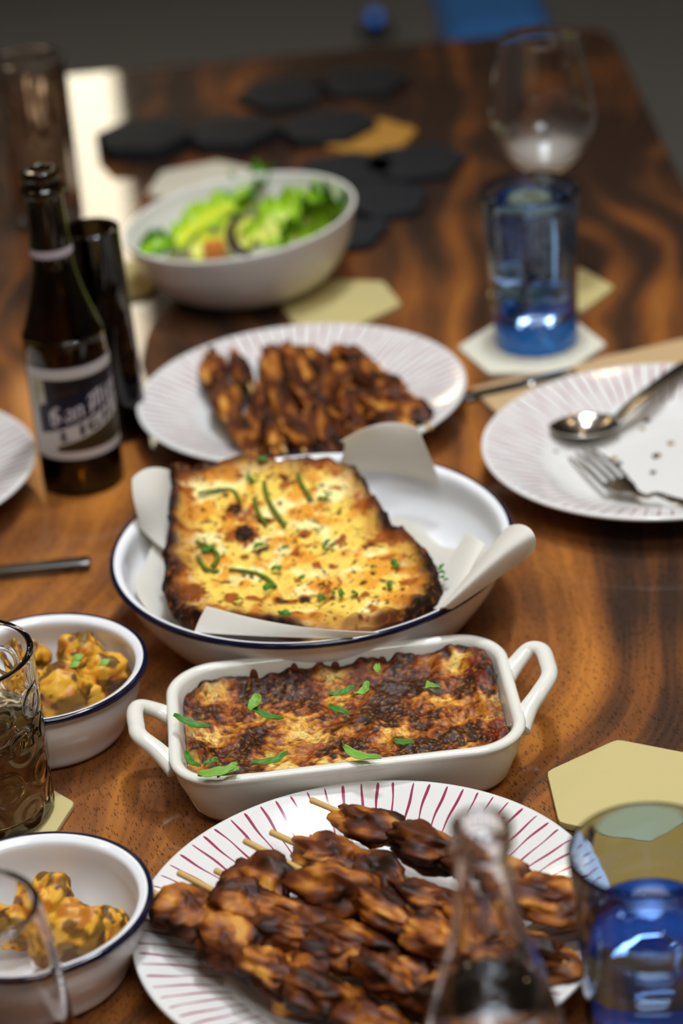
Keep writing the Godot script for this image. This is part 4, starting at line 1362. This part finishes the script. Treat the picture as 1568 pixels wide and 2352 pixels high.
func cutlery() -> void:
	# spoon
	var a := Vector3(0.1631, 0.7700, -1.7229)
	var b := Vector3(0.2160, 0.7690, -1.7268)
	var t := thing("spoon", "steel spoon resting on the used striped plate, handle over its far rim", "spoon", a)
	var d := b - a
	var side := d.cross(Vector3.UP).normalized()
	var L := d.length()
	var bowl := func(u: float, v: float) -> Vector3:
		var w := 0.0205 * pow(sin(PI * clampf(0.03 + u * 0.9, 0.0, 1.0)), 0.62)
		var s := v * 2.0 - 1.0
		var depth := 0.0095 * (1.0 - s * s) * sin(PI * clampf(u, 0.0, 1.0))
		return d * u + side * (s * w) - Vector3(0, depth, 0)
	put("bowl", sheet(40, 24, bowl, 0.0012).mesh(), M.steel, t)
	var hp := curve3([Vector3(0.2133, 0.7690, -1.7266), Vector3(0.2244, 0.7730, -1.7383), Vector3(0.2441, 0.7770, -1.7572), Vector3(0.2722, 0.7800, -1.7852), Vector3(0.3129, 0.7800, -1.8224)], 10)
	for k in hp.size():
		hp[k] -= a
	put("handle", tube(hp, func(u: float) -> Vector2: return Vector2(lerpf(0.0045, 0.0085, u), lerpf(0.0024, 0.0014, u)), 12).mesh(), M.steel, t)
	# fork
	var fa := Vector3(0.2185, 0.7660, -1.6065)
	var f := thing("fork", "steel fork lying on the used striped plate, tines toward the spoon", "fork", fa)
	var tips := [Vector3(0.1735, 0.7600, -1.6922), Vector3(0.1795, 0.7600, -1.6984), Vector3(0.1853, 0.7600, -1.7025), Vector3(0.1913, 0.7600, -1.7034)]
	var roots := [Vector3(0.1922, 0.7680, -1.6205), Vector3(0.1981, 0.7685, -1.6267), Vector3(0.2038, 0.7685, -1.6311), Vector3(0.2095, 0.7680, -1.6352)]
	for k in 4:
		var m: Vector3 = (tips[k] + roots[k]) / 2.0 + Vector3(0, 0.0022, 0)
		var p := curve3([tips[k] - fa, m - fa, roots[k] - fa], 8)
		put("tine", tube(p, func(u: float) -> Vector2: return Vector2(lerpf(0.0007, 0.0017, minf(1.0, u * 2.5)), 0.0010), 8).mesh(), M.steel, f)
	var neck := curve3([(roots[1] + roots[2]) / 2.0 - fa + (tips[1] - roots[1]) * 0.04, Vector3(0.2076, 0.7665, -1.6182) - fa, Vector3.ZERO, Vector3(0.2267, 0.7690, -1.6024) - fa, Vector3(0.2388, 0.7735, -1.5796) - fa, Vector3(0.2705, 0.7755, -1.5493) - fa], 10)
	put("handle", tube(neck, func(u: float) -> Vector2: return Vector2(lerpf(lerpf(0.0105, 0.0100, u * 6.0), 0.0032, step(0.12, 0.36, u)) + 0.003 * step(0.6, 1.0, u), 0.0014), 14).mesh(), M.steel, f)
	# knives
	var ka := Vector3(0.1047, 0.7545, -1.8278)
	var kb := Vector3(0.1982, 0.7545, -1.8551)
	knife(ka, kb, "dinner knife on the kraft napkin behind the used plate", 0.55)
	var la := Vector3(-0.1833, 0.7560, -1.6048)
	var lb := Vector3(-0.2767, 0.7560, -1.6038)
	knife(la, lb, "dark-handled knife cut off at the table's left side, below the beer bottle", 0.9)


func knife(a: Vector3, b: Vector3, label: String, share: float) -> void:
	var t := thing("knife", label, "knife", a)
	var d := b - a
	put("handle" if share > 0.8 else "blade", tube(PackedVector3Array([Vector3.ZERO, d * 0.015, d * 0.1, d * 0.6, d * share]), func(u: float) -> Vector2: return Vector2(0.006 if u > 0.1 else 0.0035, 0.0028 if share > 0.8 else 0.0012), 14).mesh(), M.dark_steel, t)
	put("blade" if share > 0.8 else "handle", tube(PackedVector3Array([d * share, d * (share + 0.05), d * 0.97, d]), func(u: float) -> Vector2: return Vector2(0.0075 if u < 0.9 else 0.004, 0.0012 if share > 0.8 else 0.003), 14).mesh(), M.steel, t)


# ---------------------------------------------------------------- glass

func bottle_profile(outer: Array, wall: float, base: float) -> PackedVector2Array:
	var o := curve(outer, 6)
	var p := PackedVector2Array([Vector2(0, 0.0015), Vector2(outer[0].x * 0.7, 0.001)])
	p.append_array(o)
	var inner := PackedVector2Array()
	for k in range(o.size() - 1, -1, -1):
		if o[k].y > base + 0.002:
			inner.append(Vector2(maxf(o[k].x - wall, 0.002), o[k].y - (0.0 if k < o.size() - 2 else 0.0008)))
	p.append_array(inner)
	var r0 := inner[-1].x
	p.append_array([Vector2(r0 * 0.96, base + 0.0008), Vector2(r0 * 0.8, base), Vector2(0, base)])
	return p


func bottles() -> void:
	var at := Vector3(-0.1955, TOP + 0.0003, -1.7515)
	var R := 0.0315
	var t := thing("beer_bottle", "brown glass beer bottle with a navy and white label, standing left of the flatbread", "bottle", at)
	var shape := [Vector2(R - 0.003, 0.0), Vector2(R - 0.0008, 0.002), Vector2(R, 0.006), Vector2(R, 0.05), Vector2(R, 0.118), Vector2(R - 0.002, 0.128), Vector2(R - 0.008, 0.146), Vector2(0.0185, 0.164), Vector2(0.0158, 0.18), Vector2(0.0148, 0.205), Vector2(0.0138, 0.232), Vector2(0.0158, 0.2345), Vector2(0.0162, 0.2385), Vector2(0.0138, 0.2415), Vector2(0.0134, 0.246), Vector2(0.0142, 0.2485), Vector2(0.0138, 0.2525), Vector2(0.0118, 0.2535)]
	put("glass_body", lathe(bottle_profile(shape, 0.0026, 0.005), 96).mesh(), M.brown_glass, t)
	var lm := mat("label_print", 255, 255, 255, 0.45, 0.4)
	lm.albedo_texture = label_texture()
	var lab := Geo.new()
	var n := 90
	# angle measured from the direction toward the camera, growing to the right
	var face := atan2(-at.x, -at.z)
	for j in 12:
		var v := j / 11.0
		for k in n + 1:
			var a := face + deg_to_rad(-78.0 + 225.0 * k / n)
			lab.v.append(Vector3(sin(a) * (R + 0.0003), lerpf(0.108, 0.031, v), cos(a) * (R + 0.0003)))
			lab.t.append(Vector2(float(k) / n, v))
	lab.strip(0, n + 1, 12)
	put("front_label", lab.mesh(false), lm, t).set_meta("label", "navy and white printed paper label")
	var back := Geo.new()
	for j in 6:
		for k in 31:
			var a := face + deg_to_rad(-150.0 + 66.0 * k / 30)
			back.v.append(Vector3(sin(a) * (R + 0.0003), lerpf(0.102, 0.037, j / 5.0), cos(a) * (R + 0.0003)))
	back.strip(0, 31, 6)
	put("back_label", back.mesh(false), mat("label_back", 205, 196, 190, 0.5), t)
	var neck := Geo.new()
	for j in 5:
		for k in 73:
			var a := TAU * k / 72
			var lo := 0.1885 + 0.0012 * sin(a * 24.0)
			neck.v.append(Vector3(sin(a) * (0.0158 + 0.0002), lerpf(0.1945, lo, j / 4.0), cos(a) * (0.0158 + 0.0002)))
	neck.strip(0, 73, 5)
	put("neck_band", neck.mesh(false), mat("neck_paper", 190, 178, 186, 0.5), t).set_meta("label", "pale paper band with a ragged lower edge")
	var rest := lathe(PackedVector2Array([Vector2(0, 0.0054), Vector2(0.024, 0.0054), Vector2(0.0283, 0.0075), Vector2(0.0284, 0.024), Vector2(0, 0.024)]), 64)
	var be := put("beer", rest.mesh(), M.beer)
	be.position = at
	tag(be, "last of the amber beer in the bottom of the brown bottle", "beer")
	# dark tumbler behind it
	var dg := put("dark_tumbler", lathe(bottle_profile([Vector2(0.024, 0.0), Vector2(0.0262, 0.003), Vector2(0.0262, 0.02), Vector2(0.0248, 0.09), Vector2(0.0236, 0.165), Vector2(0.0234, 0.1725), Vector2(0.0226, 0.174)], 0.0022, 0.008), 80).mesh(), M.black_glass)
	dg.position = Vector3(-0.1735, TOP + 0.0003, -1.832)
	tag(dg, "tall slim tumbler of nearly black glass behind the beer bottle", "tumbler")
	# near clear bottle, blurred
	var cb := Vector3(0.0475, TOP + 0.0003, -0.905)
	var c := thing("clear_bottle", "clear glass longneck bottle at the near end, in front of the skewer plate", "bottle", cb)
	var cs := [Vector2(0.029, 0.0), Vector2(0.031, 0.002), Vector2(0.032, 0.006), Vector2(0.032, 0.11), Vector2(0.030, 0.128), Vector2(0.022, 0.158), Vector2(0.0165, 0.178), Vector2(0.0135, 0.2), Vector2(0.0115, 0.218), Vector2(0.0138, 0.2205), Vector2(0.0140, 0.2305), Vector2(0.0134, 0.2325), Vector2(0.0115, 0.2335)]
	put("glass_body", lathe(bottle_profile(cs, 0.0024, 0.006), 80).mesh(), M.clear_glass, c)
	var wt := put("water", lathe(curve([Vector2(0, 0.0068), Vector2(0.026, 0.0068), Vector2(0.0290, 0.010), Vector2(0.0292, 0.06), Vector2(0.0292, 0.109), Vector2(0.0272, 0.127), Vector2(0.0230, 0.144), Vector2(0.0, 0.144)], 4), 64).mesh(), M.water)
	wt.position = cb
	tag(wt, "clear water filling the near longneck bottle to its shoulder", "water")
	# near left drinking glass
	var js := [Vector2(0.036, 0.0), Vector2(0.039, 0.003), Vector2(0.040, 0.010), Vector2(0.040, 0.05), Vector2(0.037, 0.10), Vector2(0.0335, 0.13), Vector2(0.0325, 0.1385), Vector2(0.0318, 0.1398)]
	var j := put("drinking_glass", lathe(bottle_profile(js, 0.0028, 0.009), 80).mesh(), M.clear_glass)
	j.position = Vector3(-0.1960, TOP + 0.0003, -1.0076)
	tag(j, "plain clear drinking glass at the near left corner, before the emptier bowl", "glass")


func tumbler(at: Vector3, label: String, water_y: float, seed_: int, which: String) -> void:
	var ripple := func(q: Vector3, a: float, _j: int) -> Vector3:
		var k := step(0.022, 0.002, q.y) * step(0.02, 0.03, Vector2(q.x, q.z).length())
		return q + Vector3(q.x, 0, q.z) * (0.014 * k * sin(a * 16.0) + 0.006 * nf.get_noise_3d(q.x * 60.0, q.y * 60.0 + seed_, q.z * 60.0))
	var g := thing("blue_tumbler", label, "tumbler", at, "blue glass tumblers")
	var wall := curve([Vector2(0.0334, 0.0267), Vector2(0.0348, 0.0272), Vector2(0.0360, 0.06), Vector2(0.0385, 0.11), Vector2(0.0402, 0.1315), Vector2(0.0398, 0.1338), Vector2(0.0382, 0.1335), Vector2(0.0364, 0.11), Vector2(0.0336, 0.06), Vector2(0.0322, 0.0272), Vector2(0.0334, 0.0267)], 6)
	put("wall", lathe(wall, 128, ripple).mesh(), M.blue_glass, g)
	var foot := curve([Vector2(0, 0.0014), Vector2(0.026, 0.0008), Vector2(0.0315, 0.0), Vector2(0.0336, 0.002), Vector2(0.0342, 0.008), Vector2(0.0347, 0.0255), Vector2(0.0340, 0.0264), Vector2(0.0322, 0.0262), Vector2(0.029, 0.019), Vector2(0.024, 0.017), Vector2(0, 0.017)], 5)
	put("base", lathe(foot, 128, ripple).mesh(), M.deep_blue_glass, g).set_meta("label", "thick deep blue glass base")
	var w := put("water", lathe(curve([Vector2(0, 0.0178), Vector2(0.023, 0.0178), Vector2(0.0280, 0.0200), Vector2(0.0312, 0.028), Vector2(0.0328, 0.06), Vector2(0.0328 + 0.0022 * (water_y - 0.06) / 0.05, water_y), Vector2(0, water_y)], 4), 72).mesh(), M.water)
	w.position = at
	tag(w, "water in the %s blue tumbler" % which, "water")
	var r := RandomNumberGenerator.new()
	r.seed = seed_
	var names := ["lowest ice cube in the %s blue tumbler", "ice cube leaning on the wall of the %s blue tumbler", "middle ice cube in the %s blue tumbler", "upper ice cube in the %s blue tumbler"]
	for k in (4 if which == "far" else 0):
		var s := 0.0095
		var ic := put("ice_cube", blob(Vector3.ONE * s, 14, 20, func(d): return 0.85 / pow(pow(absf(d.x), 5.0) + pow(absf(d.y), 5.0) + pow(absf(d.z), 5.0), 0.2) * (1.0 + 0.06 * nf.get_noise_3d(d.x * 3.0 + k, d.y * 3.0, d.z * 3.0))).mesh(), M.ice)
		var a := k * 2.4 + seed_
		ic.position = at + Vector3(cos(a) * 0.0165, 0.034 + k * 0.010, sin(a) * 0.0165)
		ic.rotation = Vector3(r.randf(), r.randf() * 3.0, r.randf())
		tag(ic, names[k] % which, "ice", "ice cubes in the %s tumbler" % which)


func glasses() -> void:
	tumbler(Vector3(0.1748, TOP + 0.0044, -1.9226), "blue glass tumbler of ice water standing on the off-white coaster", 0.122, 3, "far")
	tumbler(Vector3(0.1345, TOP + 0.0003, -1.012), "blue glass tumbler half full at the near right corner of the table", 0.092, 9, "near")
	# wine glass
	var wp := curve([Vector2(0, 0.0006), Vector2(0.033, 0.0004), Vector2(0.0345, 0.0012), Vector2(0.030, 0.0026), Vector2(0.012, 0.006), Vector2(0.0048, 0.014), Vector2(0.0038, 0.04), Vector2(0.0040, 0.085), Vector2(0.0065, 0.0975), Vector2(0.013, 0.1035), Vector2(0.027, 0.1165), Vector2(0.0395, 0.134), Vector2(0.0448, 0.152), Vector2(0.0425, 0.178), Vector2(0.0375, 0.205), Vector2(0.0345, 0.2225), Vector2(0.0339, 0.2232), Vector2(0.0333, 0.2225), Vector2(0.0363, 0.205), Vector2(0.0413, 0.178), Vector2(0.0436, 0.152), Vector2(0.0383, 0.135), Vector2(0.0258, 0.118), Vector2(0.012, 0.1065), Vector2(0.0, 0.1035)], 6)
	var w := thing("wine_glass", "empty clear wine glass, highlight painted low on its bowl, standing behind the blue tumbler", "wine glass", Vector3(0.2015, TOP + 0.0003, -2.052))
	put("glass_body", lathe(wp, 112).mesh(), M.clear_glass, w)
	var bowl_highlight := curve([Vector2(0.0072, 0.0976), Vector2(0.0133, 0.1033), Vector2(0.0273, 0.1163), Vector2(0.0398, 0.1338), Vector2(0.0451, 0.152), Vector2(0.0442, 0.166)], 6)  # pale film painting the bright gleam on the lower bowl, fading upward
	var mg := lathe(bowl_highlight, 96)
	for q in mg.v:
		mg.c.append(Color(0.95, 0.88, 0.78, lerpf(1.0, 0.0, step(0.104, 0.164, q.y)) * (0.22 + 0.78 * step(0.130, 0.118, q.y))))
	var mm := painted("bowl_highlight", 0.9, 0.1)
	mm.transparency = BaseMaterial3D.TRANSPARENCY_ALPHA
	put("highlight_film", mg.mesh(false), mm, w)
	# fluted glass
	var flute := func(q: Vector3, a: float, j: int) -> Vector3:
		var k := 1.0 - step(0.138, 0.148, q.y)
		return q * Vector3(1, 1, 1) + Vector3(q.x, 0, q.z) * (0.055 * k * (absf(sin(a * 10.0)) - 0.6) if Vector2(q.x, q.z).length() > 0.0305 else 0.0)
	var fp := bottle_profile([Vector2(0.028, 0.0), Vector2(0.031, 0.002), Vector2(0.0318, 0.008), Vector2(0.0325, 0.05), Vector2(0.0335, 0.12), Vector2(0.0345, 0.16), Vector2(0.0343, 0.1645), Vector2(0.0335, 0.1652)], 0.0026, 0.014)
	var f := put("fluted_glass", lathe(fp, 180, flute).mesh(), M.smoke_glass)
	f.position = Vector3(-0.2555, TOP + 0.0003, -2.3233)
	tag(f, "tall empty fluted drinking glass at the far left, behind the bottles", "glass")
	# embossed beer glass
	var motifs := []
	for row in 4:
		for k in 9:
			motifs.append(Vector2(TAU * (k + 0.5 * (row % 2)) / 9.0, 0.014 + row * 0.0235))
	var emboss := func(q: Vector3, a: float, j: int) -> Vector3:
		var r := Vector2(q.x, q.z).length()
		if r < 0.0395 or q.y < 0.004 or q.y > 0.095:
			return q
		var add := 0.0
		for m in motifs:
			var dx := angle_difference(a, m.x) * 0.042
			var dd := sqrt(dx * dx + (q.y - m.y) * (q.y - m.y))
			if dd < 0.016:
				add += exp(-pow((dd - 0.0095) / 0.0022, 2.0)) + 0.9 * exp(-pow(dd / 0.0030, 2.0))
		return q + Vector3(q.x, 0, q.z) / r * 0.0006 * minf(add, 1.2)
	var outer := []
	for k in 30:
		outer.append(Vector2(0.0412 + 0.0025 * k / 29.0, 0.003 + 0.105 * k / 29.0))
	outer.insert(0, Vector2(0.038, 0.0))
	outer.append_array([Vector2(0.0438, 0.1112), Vector2(0.0436, 0.1122), Vector2(0.0428, 0.1126)])
	var eg := put("embossed_glass", lathe(bottle_profile(outer, 0.0030, 0.009), 280, emboss).mesh(), M.clear_glass)
	var ea := Vector3(-0.2325, TOP + 0.0044, -1.2945)
	eg.position = ea
	tag(eg, "clear glass embossed with scrolls, half full of beer, cut off at the left", "glass")
	var bl := put("beer", lathe(curve([Vector2(0, 0.0096), Vector2(0.033, 0.0096), Vector2(0.0378, 0.0115), Vector2(0.0385, 0.03), Vector2(0.0394, 0.066), Vector2(0, 0.066)], 4), 80).mesh(), M.pale_beer)
	bl.position = ea
	tag(bl, "pale amber beer in the embossed glass", "beer")
